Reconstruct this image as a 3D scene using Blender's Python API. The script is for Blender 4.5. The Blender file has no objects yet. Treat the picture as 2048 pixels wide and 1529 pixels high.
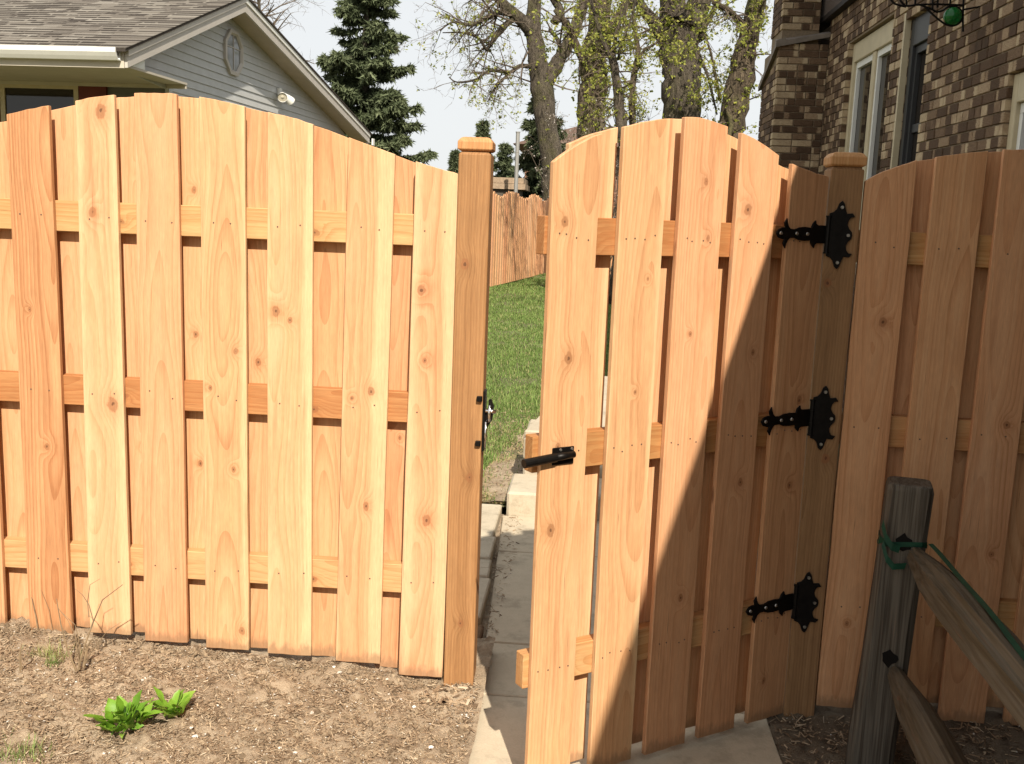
import bpy, bmesh, math, random
import numpy as np
from mathutils import Vector, Matrix
random.seed(7)
rng = np.random.default_rng(11)
R = math.radians
SC = bpy.context.scene
COL = SC.collection

# ------------------------------------------------------------------ camera
CAM = np.array([0.39696, -3.05825, 1.51056])
YAW, PITCH, ROLL, FPX = 0.069846, -0.163011, 0.038678, 2025.43
PW, PH = 2048.0, 1529.0
def _axes():
    cy, sy, cp, sp = math.cos(YAW), math.sin(YAW), math.cos(PITCH), math.sin(PITCH)
    f = np.array([-sy*cp, cy*cp, sp]); r = np.array([cy, sy, 0.0]); u = np.cross(r, f)
    c, s = math.cos(ROLL), math.sin(ROLL)
    return c*r + s*u, -s*r + c*u, f
AX_R, AX_U, AX_F = _axes()
def ray(px, py):
    return AX_F + (px-PW/2)/FPX*AX_R - (py-PH/2)/FPX*AX_U
def at(px, py, Y):
    """point of the vertical plane y = Y that the photograph shows at px, py"""
    d = ray(px, py); return CAM + d*((Y-CAM[1])/d[1])
def depth_scale(P):
    return float((np.asarray(P)-CAM) @ AX_F)/FPX       # metres per photo pixel at P
def project(P):
    v = np.asarray(P)-CAM; z = v @ AX_F
    return PW/2+FPX*(v @ AX_R)/z, PH/2-FPX*(v @ AX_U)/z

cd = bpy.data.cameras.new('camera'); cam = bpy.data.objects.new('camera', cd); COL.objects.link(cam)
M = Matrix.Identity(4)
for i in range(3):
    M[i][0] = AX_R[i]; M[i][1] = AX_U[i]; M[i][2] = -AX_F[i]; M[i][3] = CAM[i]
cam.matrix_world = M
cd.sensor_width = 36.0; cd.sensor_fit = 'HORIZONTAL'; cd.lens = FPX/PW*36.0
cd.clip_start = 0.05; cd.clip_end = 3000
SC.camera = cam

# ------------------------------------------------------------------ light
SUN_AZ, SUN_EL = 15.5, 41.3            # the sun stands behind the camera, to the right
w = bpy.data.worlds.new('World'); SC.world = w; w.use_nodes = True
nt = w.node_tree; bg = nt.nodes['Background']
sky = nt.nodes.new('ShaderNodeTexSky'); sky.sky_type = 'NISHITA'; sky.sun_disc = False
sky.sun_elevation = R(SUN_EL); sky.sun_rotation = R(180-SUN_AZ)
sky.air_density = 1.0; sky.dust_density = 2.0; sky.ozone_density = 1.0
hz_ = nt.nodes.new('ShaderNodeMix'); hz_.data_type = 'RGBA'; hz_.inputs[0].default_value = 0.92      # thin even haze whitens the whole sky
nt.links.new(sky.outputs[0], hz_.inputs[6]); hz_.inputs[7].default_value = (7.1, 7.25, 7.3, 1)
nt.links.new(hz_.outputs[2], bg.inputs[0]); bg.inputs[1].default_value = 0.086
sl = bpy.data.lights.new('sun', 'SUN'); sl.energy = 4.9; sl.angle = R(0.6); sl.color = (1.0, 0.915, 0.78)
so = bpy.data.objects.new('sun', sl); COL.objects.link(so)
to_sun = Vector((math.sin(R(SUN_AZ))*math.cos(R(SUN_EL)), -math.cos(R(SUN_AZ))*math.cos(R(SUN_EL)), math.sin(R(SUN_EL))))
so.rotation_euler = to_sun.to_track_quat('Z', 'Y').to_euler(); so.location = (2, -6, 8)
SC.view_settings.view_transform = 'Standard'; SC.view_settings.look = 'None'
SC.view_settings.gamma = 1.0; SC.view_settings.use_curve_mapping = False
SC.view_settings.exposure = 0.56
SC.cycles.max_bounces = 5; SC.cycles.diffuse_bounces = 3; SC.cycles.glossy_bounces = 2; SC.cycles.transmission_bounces = 3
SC.cycles.caustics_reflective = False; SC.cycles.caustics_refractive = False

# ------------------------------------------------------------------ helpers: scene graph
def link(o, parent=None):
    COL.objects.link(o)
    if parent is not None: o.parent = parent
    return o
def thing(name, label, cat, loc=(0, 0, 0), rotz=0.0, group=None):
    o = bpy.data.objects.new(name, None); COL.objects.link(o)
    o.location = loc; o.rotation_euler = (0, 0, rotz); o.empty_display_size = 0.1
    return tag(o, label, cat, group)
def tag(o, label=None, cat=None, group=None, kind=None):
    if label: o['label'] = label
    if cat: o['category'] = cat
    if group: o['group'] = group
    if kind: o['kind'] = kind
    return o

class MB:
    def __init__(s): s.v = []; s.f = []; s.t = []
    def block(s, V, faces, tones):
        """V: n x k x 3 pieces that share one face pattern; tones: n"""
        n, k = V.shape[:2]; b = len(s.v); s.v.extend(map(tuple, V.reshape(-1, 3).tolist()))
        F = (np.arange(n)[:, None]*k+b)
        cols = [list(map(tuple, (F+np.array(f)[None, :]).tolist())) for f in faces]
        for c in cols: s.f.extend(c); s.t.extend(np.asarray(tones).tolist())
    def add(s, verts, faces, tone=0.0):
        b = len(s.v); s.v.extend(verts)
        for f in faces: s.f.append(tuple(i+b for i in f)); s.t.append(tone)
    def box(s, x0, x1, y0, y1, z0, z1, tone=0.0):
        s.add([(x0,y0,z0),(x1,y0,z0),(x1,y1,z0),(x0,y1,z0),(x0,y0,z1),(x1,y0,z1),(x1,y1,z1),(x0,y1,z1)],
              [(3,2,1,0),(4,5,6,7),(0,1,5,4),(1,2,6,5),(2,3,7,6),(3,0,4,7)], tone)
    def quadbox(s, c, ax, ay, az, tone=0.0):
        c, ax, ay, az = map(np.asarray, (c, ax, ay, az)); vs = []
        for k in (-1, 1):
            for (i, j) in ((-1,-1),(1,-1),(1,1),(-1,1)): vs.append(tuple(c+i*ax+j*ay+k*az))
        s.add(vs, [(3,2,1,0),(4,5,6,7),(0,1,5,4),(1,2,6,5),(2,3,7,6),(3,0,4,7)], tone)
    def tube(s, pts, rad, n=6, cap=True, tone=0.0):
        pts = [np.asarray(p, float) for p in pts]
        if np.isscalar(rad): rad = [rad]*len(pts)
        b = len(s.v); up = None
        for i, p in enumerate(pts):
            d = pts[min(i+1, len(pts)-1)]-pts[max(i-1, 0)]; d = d/(np.linalg.norm(d)+1e-12)
            if up is None:
                up = np.array([1., 0, 0]) if abs(d[0]) < 0.9 else np.array([0, 1., 0])
            a = up-d*(up@d); a /= (np.linalg.norm(a)+1e-12); up = a; c = np.cross(d, a)
            for k in range(n):
                t = 2*math.pi*k/n
                s.v.append(tuple(p+rad[i]*(math.cos(t)*a+math.sin(t)*c)))
        for i in range(len(pts)-1):
            for k in range(n):
                q = b+i*n; k2 = (k+1) % n
                s.f.append((q+k, q+k2, q+n+k2, q+n+k)); s.t.append(tone)
        if cap:
            s.f.append(tuple(b+k for k in reversed(range(n)))); s.t.append(tone)
            e = b+(len(pts)-1)*n
            s.f.append(tuple(e+k for k in range(n))); s.t.append(tone)
    def prism(s, outline, y0, y1, tone=0.0):
        """outline in x, z, extruded along y"""
        n = len(outline)
        vs = [(x, y0, z) for x, z in outline]+[(x, y1, z) for x, z in outline]
        fs = [tuple(range(n)), tuple(reversed(range(n, 2*n)))]
        fs += [((i+1) % n, i, n+i, n+(i+1) % n) for i in range(n)]
        s.add(vs, fs, tone)
    def mesh(s, name, smooth=False):
        me = bpy.data.meshes.new(name); me.from_pydata(s.v, [], s.f)
        a = me.attributes.new('tone', 'FLOAT', 'FACE'); a.data.foreach_set('value', np.asarray(s.t, dtype=np.float32))
        if smooth: me.polygons.foreach_set('use_smooth', [True]*len(me.polygons))
        me.update(); return me
    def build(s, name, mat, parent=None, loc=(0,0,0), rot=(0,0,0), smooth=False, bevel=0.0, fixn=False, kind=None):
        me = s.mesh(name, smooth)
        if bevel > 0 or fixn:
            bm = bmesh.new(); bm.from_mesh(me)
            if fixn: bmesh.ops.recalc_face_normals(bm, faces=bm.faces)
            if bevel > 0: bmesh.ops.bevel(bm, geom=list(bm.edges), offset=bevel, segments=1, affect='EDGES', clamp_overlap=True)
            bm.to_mesh(me); bm.free()
        me.materials.append(mat)
        o = bpy.data.objects.new(name, me); o.location = loc; o.rotation_euler = rot
        link(o, parent)
        if kind: o['kind'] = kind
        return o

# ------------------------------------------------------------------ helpers: materials
class NT:
    def __init__(s, name):
        s.m = bpy.data.materials.new(name); s.m.use_nodes = True
        s.t = s.m.node_tree; s.b = s.t.nodes['Principled BSDF']; s.b.inputs['Specular IOR Level'].default_value = 0.3
    def n(s, typ, **kw):
        o = s.t.nodes.new(typ)
        for k, v in kw.items(): setattr(o, k, v)
        return o
    def l(s, a, b): s.t.links.new(a, b)
    def _set(s, sock, v):
        if isinstance(v, bpy.types.NodeSocket): s.l(v, sock)
        elif v is not None: sock.default_value = v
    def math(s, op, a, b=None, c=None, clamp=False):
        o = s.n('ShaderNodeMath', operation=op); o.use_clamp = clamp
        s._set(o.inputs[0], a); s._set(o.inputs[1], b)
        if c is not None: s._set(o.inputs[2], c)
        return o.outputs[0]
    def vmath(s, op, a, b=None):
        o = s.n('ShaderNodeVectorMath', operation=op); s._set(o.inputs[0], a)
        if b is not None: s._set(o.inputs[1], b)
        return o.outputs['Value'] if op in ('LENGTH', 'DOT_PRODUCT', 'DISTANCE') else o.outputs['Vector']
    def sep(s, v):
        o = s.n('ShaderNodeSeparateXYZ'); s._set(o.inputs[0], v); return o.outputs
    def comb(s, x, y, z):
        o = s.n('ShaderNodeCombineXYZ')
        for i, v in enumerate((x, y, z)): s._set(o.inputs[i], v)
        return o.outputs[0]
    def noise(s, vec, scale=5.0, detail=2.0, rough=0.5, dist=0.0):
        o = s.n('ShaderNodeTexNoise'); s._set(o.inputs['Vector'], vec)
        o.inputs['Scale'].default_value = scale; o.inputs['Detail'].default_value = detail
        o.inputs['Roughness'].default_value = rough; o.inputs['Distortion'].default_value = dist
        return o.outputs[0]
    def ramp(s, fac, stops):
        o = s.n('ShaderNodeValToRGB'); s._set(o.inputs[0], fac)
        els = o.color_ramp.elements
        while len(els) < len(stops): els.new(0.5)
        for e, (p, c) in zip(els, stops):
            e.position = p; e.color = (c, c, c, 1) if np.isscalar(c) else (*c, 1)
        return o.outputs[0]
    def mix(s, fac, a, b, blend='MIX'):
        o = s.n('ShaderNodeMix', data_type='RGBA', blend_type=blend)
        s._set(o.inputs[0], fac)
        for sk, v in ((o.inputs[6], a), (o.inputs[7], b)):
            if isinstance(v, tuple): v = (*v, 1)
            s._set(sk, v)
        return o.outputs[2]
    def smooth(s, v, lo, hi, a=0.0, b=1.0):
        o = s.n('ShaderNodeMapRange', interpolation_type='SMOOTHSTEP')
        for i, k in enumerate((v, lo, hi, a, b)): s._set(o.inputs[i], k)
        return o.outputs[0]
    def attr(s, name, typ='GEOMETRY'):
        o = s.n('ShaderNodeAttribute', attribute_name=name, attribute_type=typ); return o
    def obj(s): return s.n('ShaderNodeTexCoord').outputs['Object']
    def rnd(s): return s.n('ShaderNodeObjectInfo').outputs['Random']
    def bump(s, h, strength=0.3, dist=0.01):
        o = s.n('ShaderNodeBump'); o.inputs['Strength'].default_value = strength; o.inputs['Distance'].default_value = dist
        s._set(o.inputs['Height'], h); s.l(o.outputs[0], s.b.inputs['Normal'])
    def out(s, col=None, rough=None, metal=None):
        if col is not None: s._set(s.b.inputs['Base Color'], (*col, 1) if isinstance(col, tuple) else col)
        if rough is not None: s._set(s.b.inputs['Roughness'], rough)
        if metal is not None: s._set(s.b.inputs['Metallic'], metal)
        return s.m

def wood_mat(name, pale, mid, deep, sapc, weather=0.0):
    """sawn board, length along local z; knots, sapwood and tone come from the object's own properties"""
    s = NT(name); P = s.obj(); r = s.rnd()
    x, y, z = s.sep(P)[:3]
    zo = s.math('MULTIPLY_ADD', r, 37.0, z)
    xo = s.math('MULTIPLY_ADD', r, 11.0, x)
    kd = None; kshift = None
    for i in (1, 2, 3, 4):
        a = s.attr('k%d' % i, 'OBJECT').outputs['Vector']; kx, kz, kr = s.sep(a)[:3]
        has = s.math('GREATER_THAN', kr, 0.0005)
        dx = s.math('SUBTRACT', x, kx); dz = s.math('MULTIPLY', s.math('SUBTRACT', z, kz), 0.72)
        d = s.vmath('LENGTH', s.comb(dx, dz, 0.0))
        d = s.math('DIVIDE', d, s.math('MAXIMUM', kr, 0.001))
        d = s.math('ADD', d, s.math('MULTIPLY', s.math('SUBTRACT', 1.0, has), 50.0))
        kd = d if kd is None else s.math('MINIMUM', kd, d)
    wob = s.noise(s.comb(xo, y, zo), 60.0, 2.0)
    kd = s.math('ADD', kd, s.math('MULTIPLY', s.math('SUBTRACT', wob, 0.5), 1.0))
    bulge = s.math('POWER', 2.718, s.math('MULTIPLY', s.math('MULTIPLY', kd, kd), -0.16))
    # annual rings cut lengthwise
    drift = s.noise(s.comb(s.math('MULTIPLY', xo, 3.0), 0.0, s.math('MULTIPLY', zo, 1.1)), 1.0, 1.5)
    drift2 = s.noise(s.comb(s.math('MULTIPLY', xo, 9.0), 1.0, s.math('MULTIPLY', zo, 5.0)), 1.0, 1.0)
    cx = s.math('MULTIPLY_ADD', s.math('SINE', s.math('MULTIPLY', r, 43.0)), 0.05, x)
    cyy = s.math('MULTIPLY_ADD', drift, 0.11, s.math('ADD', y, 0.012))
    rad = s.vmath('LENGTH', s.comb(cx, cyy, 0.0))
    rad = s.math('ADD', rad, s.math('MULTIPLY', bulge, 0.022))
    rad = s.math('MULTIPLY_ADD', drift2, 0.005, rad)
    ring = s.math('FRACT', s.math('MULTIPLY', rad, 115.0))
    ringc = s.math('POWER', ring, 2.2)
    big = s.noise(s.comb(s.math('MULTIPLY', rad, 55.0), 0.0, s.math('MULTIPLY', zo, 0.35)), 1.0, 3.0, 0.6)
    streak = s.noise(s.comb(s.math('MULTIPLY', xo, 160.0), s.math('MULTIPLY', y, 60.0), s.math('MULTIPLY', zo, 3.0)), 1.0, 2.5, 0.65)
    fine = s.noise(s.comb(s.math('MULTIPLY', xo, 700.0), s.math('MULTIPLY', y, 300.0), s.math('MULTIPLY', zo, 28.0)), 1.0, 1.0, 0.6)
    tone = s.attr('tone', 'OBJECT').outputs['Fac']
    f = s.math('MULTIPLY_ADD', big, 1.05, s.math('MULTIPLY', streak, 0.6))
    f = s.math('ADD', f, s.math('MULTIPLY', ringc, 0.30))
    f = s.math('ADD', s.math('SUBTRACT', f, 0.53), tone)
    col = s.ramp(f, [(0.0, pale), (0.45, mid), (1.0, deep)])
    # sapwood bands along the edges
    sp = s.attr('sap', 'OBJECT').outputs['Vector']; sL, sR, hw = s.sep(sp)[:3]
    wav = s.math('MULTIPLY', s.math('SUBTRACT', s.noise(s.comb(s.math('MULTIPLY', r, 9.0), 0.0, zo), 1.7, 2.0), 0.5), 0.05)
    eL = s.math('ADD', s.math('ADD', x, hw), wav); eR = s.math('ADD', s.math('SUBTRACT', hw, x), wav)
    mL = s.smooth(s.math('SUBTRACT', sL, eL), -0.014, 0.012); mR = s.smooth(s.math('SUBTRACT', sR, eR), -0.014, 0.012)
    on = s.math('GREATER_THAN', hw, 0.001)
    ms = s.math('MULTIPLY', s.math('MULTIPLY', s.math('MAXIMUM', mL, mR), on), 0.6)
    sapcol = s.mix(s.math('MULTIPLY', streak, 0.35), sapc, mid)
    col = s.mix(ms, col, sapcol)
    # knots
    core = s.smooth(kd, 1.15, 0.75); halo = s.smooth(kd, 3.2, 0.8)
    kring = s.math('MULTIPLY', s.math('FRACT', s.math('MULTIPLY', kd, 3.2)), 0.35)
    kcol = s.mix(kring, (0.29, 0.115, 0.045), (0.12, 0.045, 0.02))
    col = s.mix(s.math('MULTIPLY', halo, 0.25), col, deep)
    col = s.mix(s.math('MULTIPLY', core, 0.6), col, kcol)
    heart = s.smooth(kd, 0.36, 0.16)
    col = s.mix(s.math('MULTIPLY', heart, 0.7), col, (0.07, 0.03, 0.015))
    hal = s.noise(s.comb(s.math('MULTIPLY', xo, 26.0), y, s.math('MULTIPLY', zo, 1.5)), 1.0, 2.5, 0.6)
    col = s.mix(s.smooth(hal, 0.56, 0.74, 0.0, 0.42), col, deep)
    mot = s.noise(s.comb(s.math('MULTIPLY', xo, 30.0), y, s.math('MULTIPLY', zo, 9.0)), 1.0, 3.0, 0.65)
    r2 = s.math('FRACT', s.math('MULTIPLY', r, 17.31))
    pk_ = s.mix(1.0, col, (1.0, 0.945, 0.97), 'MULTIPLY'); ye_ = s.mix(1.0, col, (0.99, 1.03, 1.02), 'MULTIPLY')
    col = s.mix(r2, pk_, ye_)
    mo = s.math('MULTIPLY_ADD', mot, 0.34, 0.83); col = s.mix(1.0, col, s.comb(mo, mo, mo), 'MULTIPLY')
    chk = s.noise(s.comb(s.math('MULTIPLY', xo, 330.0), s.math('MULTIPLY', y, 40.0), s.math('MULTIPLY', zo, 5.0)), 1.0, 1.0, 0.5)
    col = s.mix(s.math('MULTIPLY', s.smooth(chk, 0.66, 0.76), s.smooth(mot, 0.42, 0.6, 0.0, 0.75)), col, (0.15, 0.06, 0.025))
    fm = s.math('MULTIPLY_ADD', fine, 0.44, 0.78)
    col = s.mix(1.0, col, s.comb(fm, fm, fm), 'MULTIPLY')
    foot = s.math('SUBTRACT', z, s.attr('foot', 'OBJECT').outputs['Fac'])
    spl = s.smooth(s.math('SUBTRACT', foot, s.math('MULTIPLY', s.noise(s.comb(s.math('MULTIPLY', xo, 40.0), 0.0, s.math('MULTIPLY', zo, 14.0)), 1.0, 3.0, 0.7), 0.09)), 0.0, -0.035, 0.0, 0.6)
    col = s.mix(spl, col, (0.22, 0.13, 0.07))
    if weather > 0:
        col = s.mix(weather, col, s.mix(s.smooth(streak, 0.3, 0.7), (0.022, 0.019, 0.014), (0.155, 0.138, 0.11)))
    s.bump(fine, 0.25, 0.0012)
    return s.out(col, s.math('MULTIPLY_ADD', fine, 0.2, 0.55))

M_CEDAR = wood_mat('cedar', (0.665, 0.398, 0.215), (0.59, 0.31, 0.15), (0.38, 0.158, 0.064), (0.73, 0.53, 0.30))
M_RAIL = wood_mat('cedar_rail', (0.58, 0.355, 0.16), (0.47, 0.24, 0.092), (0.36, 0.15, 0.05), (0.78, 0.56, 0.30))
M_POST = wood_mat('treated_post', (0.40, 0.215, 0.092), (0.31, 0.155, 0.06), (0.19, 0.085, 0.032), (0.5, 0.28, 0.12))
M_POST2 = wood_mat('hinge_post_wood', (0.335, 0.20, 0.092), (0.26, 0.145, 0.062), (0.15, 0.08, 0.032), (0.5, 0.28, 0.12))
M_GREYWOOD = wood_mat('weathered_wood', (0.10, 0.075, 0.05), (0.065, 0.048, 0.032), (0.028, 0.02, 0.013), (0.2, 0.17, 0.12), 0.6)
M_MOSSRAIL = wood_mat('weathered_rail_wood', (0.12, 0.088, 0.046), (0.07, 0.05, 0.025), (0.022, 0.015, 0.008), (0.2, 0.17, 0.12), 0.4)

def plain(name, col, rough=0.6, metal=0.0, nscale=0, namp=0.0, bump=0.0):
    s = NT(name)
    if nscale:
        v = s.noise(s.obj(), nscale, 4.0, 0.6)
        lo = tuple(c*(1-namp) for c in col); hi = tuple(min(1, c*(1+namp)) for c in col)
        c = s.ramp(v, [(0.3, lo), (0.7, hi)])
        if bump: s.bump(v, bump, 0.004)
        return s.out(c, rough, metal)
    return s.out(tuple(col), rough, metal)
M_IRON = plain('black_iron', (0.012, 0.010, 0.009), 0.42, 0.6, 60, 0.3, 0.05)
M_ZINC = plain('zinc_screw', (0.55, 0.52, 0.47), 0.35, 0.9)
M_CHROME = plain('chrome', (0.75, 0.74, 0.72), 0.18, 1.0)
M_NAIL = plain('nail_steel', (0.16, 0.11, 0.08), 0.5, 0.4)
M_WHITE = plain('white_paint', (0.76, 0.75, 0.70), 0.45, 0, 8, 0.04)
M_TRIMGREY = plain('grey_fascia', (0.50, 0.46, 0.41), 0.55, 0, 6, 0.06)
M_SOFFIT = plain('soffit_vinyl', (0.44, 0.37, 0.29), 0.6, 0, 5, 0.07)
M_SOFFIT2 = plain('eave_soffit', (0.50, 0.45, 0.37), 0.6, 0, 5, 0.07)
M_SIDING = plain('grey_siding', (0.475, 0.478, 0.47), 0.5, 0, 7, 0.05, 0.03)
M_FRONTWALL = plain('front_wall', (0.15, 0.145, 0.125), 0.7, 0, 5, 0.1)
M_SHUTTER = plain('red_shutter', (0.13, 0.025, 0.012), 0.5, 0, 10, 0.15)
M_TAN = plain('tan_window_paint', (0.52, 0.44, 0.29), 0.5, 0, 9, 0.08)
M_DARKFRAME = plain('dark_window_frame', (0.045, 0.045, 0.045), 0.4)
M_BROWNSIDE = plain('brown_siding', (0.13, 0.10, 0.085), 0.55, 0, 4, 0.08)
M_CAPSTONE = plain('chimney_cap', (0.20, 0.165, 0.135), 0.7, 0, 12, 0.2)
M_ROPE = plain('green_tape', (0.004, 0.042, 0.021), 0.5, 0, 30, 0.3)
M_PIPE = plain('galvanised_pipe', (0.33, 0.32, 0.30), 0.5, 0.5)
def glass(name, tint=(0.03, 0.035, 0.035), rough=0.03):
    s = NT(name); s.b.inputs['Specular IOR Level'].default_value = 0.5
    return s.out(tint, rough)
M_GLASS = glass('window_glass', (0.028, 0.022, 0.017)); M_GLASS2 = glass('octagon_glass', (0.16, 0.16, 0.15), 0.05)
s = NT('green_glass'); s.b.inputs['Transmission Weight'].default_value = 0.35; M_GREENGLASS = s.out((0.01, 0.16, 0.03), 0.1)

def concrete(name, a, b, joints=False):
    s = NT(name); P = s.obj()
    n1 = s.noise(P, 3.0, 5.0, 0.6); n2 = s.noise(P, 140.0, 3.0, 0.7); n3 = s.noise(P, 22.0, 4.0, 0.65)
    f = s.math('ADD', s.math('MULTIPLY', n1, 0.5), s.math('ADD', s.math('MULTIPLY', n2, 0.35), s.math('MULTIPLY', n3, 0.3)))
    col = s.ramp(f, [(0.32, b), (0.75, a)])
    stain = s.smooth(s.noise(P, 6.5, 5.0, 0.7), 0.5, 0.66, 0.0, 0.45); col = s.mix(stain, col, tuple(c*0.62 for c in b))
    dark = s.smooth(n2, 0.28, 0.2)
    col = s.mix(s.math('MULTIPLY', dark, 0.5), col, (0.12, 0.10, 0.08))
    s.bump(s.math('ADD', n2, s.math('MULTIPLY', n3, 0.6)), 0.35, 0.004)
    return s.out(col, 0.9)
M_CONC = concrete('concrete_path', (0.56, 0.475, 0.35), (0.40, 0.335, 0.245))
M_CONC2 = concrete('concrete_block', (0.55, 0.475, 0.36), (0.37, 0.31, 0.225))

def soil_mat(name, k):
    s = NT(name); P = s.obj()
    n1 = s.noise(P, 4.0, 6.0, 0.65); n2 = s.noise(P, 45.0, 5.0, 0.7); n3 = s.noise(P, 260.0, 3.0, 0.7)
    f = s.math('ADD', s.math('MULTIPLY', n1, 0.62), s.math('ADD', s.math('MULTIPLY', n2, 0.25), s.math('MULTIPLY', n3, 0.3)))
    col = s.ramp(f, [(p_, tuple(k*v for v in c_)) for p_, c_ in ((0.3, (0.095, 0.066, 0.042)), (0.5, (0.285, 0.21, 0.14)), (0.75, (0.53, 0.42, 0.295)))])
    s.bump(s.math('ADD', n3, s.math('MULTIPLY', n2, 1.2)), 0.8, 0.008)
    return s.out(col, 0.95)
M_SOIL = soil_mat('soil', 1.0); M_SOIL_SHADE = soil_mat('shaded_soil', 0.42)  # second soil is a darker copy: deep shade on the right put into its colour
def tone_mat(name, stops, rough=0.85, spec=0.2, trans=0.0, nscale=0):
    s = NT(name); t = s.attr('tone').outputs['Fac']
    s.b.inputs['Specular IOR Level'].default_value = spec
    if nscale: t = s.math('ADD', t, s.math('MULTIPLY', s.math('SUBTRACT', s.noise(s.obj(), nscale, 3.0, 0.6), 0.5), 0.5))
    c = s.ramp(t, stops)
    s.out(c, rough)
    if trans:
        tr = s.n('ShaderNodeBsdfTranslucent'); s.l(c, tr.inputs[0]); mx = s.n('ShaderNodeMixShader'); mx.inputs[0].default_value = trans
        s.l(s.b.outputs[0], mx.inputs[1]); s.l(tr.outputs[0], mx.inputs[2])
        s.l(mx.outputs[0], s.t.nodes['Material Output'].inputs[0])
    return s.m
M_CHIPS = tone_mat('mulch_chips', [(0.0, (0.07, 0.045, 0.028)), (0.45, (0.27, 0.185, 0.115)), (0.8, (0.49, 0.375, 0.25)), (0.92, (0.46, 0.40, 0.31)), (1.0, (0.66, 0.64, 0.60))], 0.9)
M_CLOD = tone_mat('soil_clod', [(0.0, (0.12, 0.085, 0.055)), (0.5, (0.29, 0.215, 0.14)), (1.0, (0.48, 0.38, 0.26))], 0.95, 0.1, nscale=90)
M_STONE = tone_mat('pale_stone', [(0.0, (0.32, 0.27, 0.2)), (0.5, (0.55, 0.5, 0.43)), (1.0, (0.78, 0.77, 0.74))], 0.85, nscale=60)
M_GRASS = tone_mat('grass_blades', [(0.0, (0.085, 0.135, 0.03)), (0.6, (0.175, 0.26, 0.065)), (0.9, (0.29, 0.36, 0.115)), (1.0, (0.42, 0.33, 0.18))], 0.7, 0.25, 0.25)
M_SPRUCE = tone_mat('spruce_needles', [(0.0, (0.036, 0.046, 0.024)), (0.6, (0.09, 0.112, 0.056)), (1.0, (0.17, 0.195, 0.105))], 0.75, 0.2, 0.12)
M_LEAF = tone_mat('young_leaves', [(0.0, (0.11, 0.14, 0.02)), (0.5, (0.24, 0.27, 0.045)), (1.0, (0.42, 0.40, 0.09))], 0.6, 0.3, 0.35)
M_SPROUT = tone_mat('sprout_leaves', [(0.0, (0.10, 0.22, 0.015)), (0.5, (0.20, 0.38, 0.035)), (1.0, (0.34, 0.50, 0.085))], 0.45, 0.4, 0.3, nscale=40)
M_BLOSSOM = tone_mat('blossom', [(0.0, (0.22, 0.2, 0.15)), (1.0, (0.55, 0.49, 0.46))], 0.7, 0.2, 0.3)
def bark_mat(name, a, b, moss=(0.12, 0.12, 0.03), mossy=0.3):
    s = NT(name); P = s.obj(); x, y, z = s.sep(P)[:3]
    st = s.noise(s.comb(s.math('MULTIPLY', x, 14.0), s.math('MULTIPLY', y, 14.0), s.math('MULTIPLY', z, 3.0)), 1.0, 6.0, 0.7)
    n2 = s.noise(P, 1.6, 4.0, 0.6)
    col = s.ramp(st, [(0.33, a), (0.66, b)])
    col = s.mix(s.smooth(n2, 0.48, 0.66, 0.0, mossy), col, moss)
    s.bump(s.math('ADD', st, s.noise(s.comb(s.math('MULTIPLY', x, 40.0), s.math('MULTIPLY', y, 40.0), s.math('MULTIPLY', z, 7.0)), 1.0, 3.0, 0.6)), 1.0, 0.12)
    return s.out(col, 0.95)
M_BARK = bark_mat('grey_brown_bark', (0.042, 0.033, 0.024), (0.165, 0.135, 0.10))
M_BARK2 = bark_mat('warm_bark', (0.055, 0.04, 0.026), (0.19, 0.145, 0.095), (0.13, 0.15, 0.03), 0.35)
M_TWIG = plain('twig_bark', (0.11, 0.085, 0.062), 0.9)
M_STEM = plain('dry_stem', (0.24, 0.17, 0.10), 0.9, 0, 40, 0.3)
def brick_mats():
    out = []
    stops = [(0.0, (0.055, 0.032, 0.018)), (0.35, (0.105, 0.061, 0.035)), (0.60, (0.20, 0.128, 0.076)), (0.80, (0.32, 0.22, 0.135)), (1.0, (0.48, 0.37, 0.235))]
    for typ in ('OBJECT', 'GEOMETRY'):
        s = NT('brick_'+typ.lower()); P = s.obj()
        t = s.attr('tone', typ).outputs['Fac']
        if typ == 'OBJECT':
            P = s.vmath('ADD', P, s.comb(s.math('MULTIPLY', s.rnd(), 30.0), 0.0, 0.0))
        n1 = s.noise(P, 11.0, 4.0, 0.65); n2 = s.noise(P, 120.0, 3.0, 0.7)
        if typ == 'OBJECT':
            e_ = s.vmath('DOT_PRODUCT', s.obj(), s.attr('flash', 'OBJECT').outputs['Vector'])
            t = s.math('ADD', t, s.math('MULTIPLY', s.smooth(s.math('ADD', e_, s.math('MULTIPLY', s.math('SUBTRACT', n1, 0.5), 0.25)), 0.20, 0.30), 0.5))
        f = s.math('ADD', t, s.math('ADD', s.math('MULTIPLY', s.math('SUBTRACT', n1, 0.5), 0.8), s.math('MULTIPLY', s.math('SUBTRACT', n2, 0.5), 0.25)))
        s.bump(s.math('ADD', n2, n1), 0.4, 0.005)
        out.append(s.out(s.ramp(f, stops), 0.9))
    return out
M_BRICK, M_BRICKJ = brick_mats()
M_MORTAR = plain('mortar', (0.22, 0.165, 0.11), 0.95, 0, 60, 0.2, 0.2)
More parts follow.
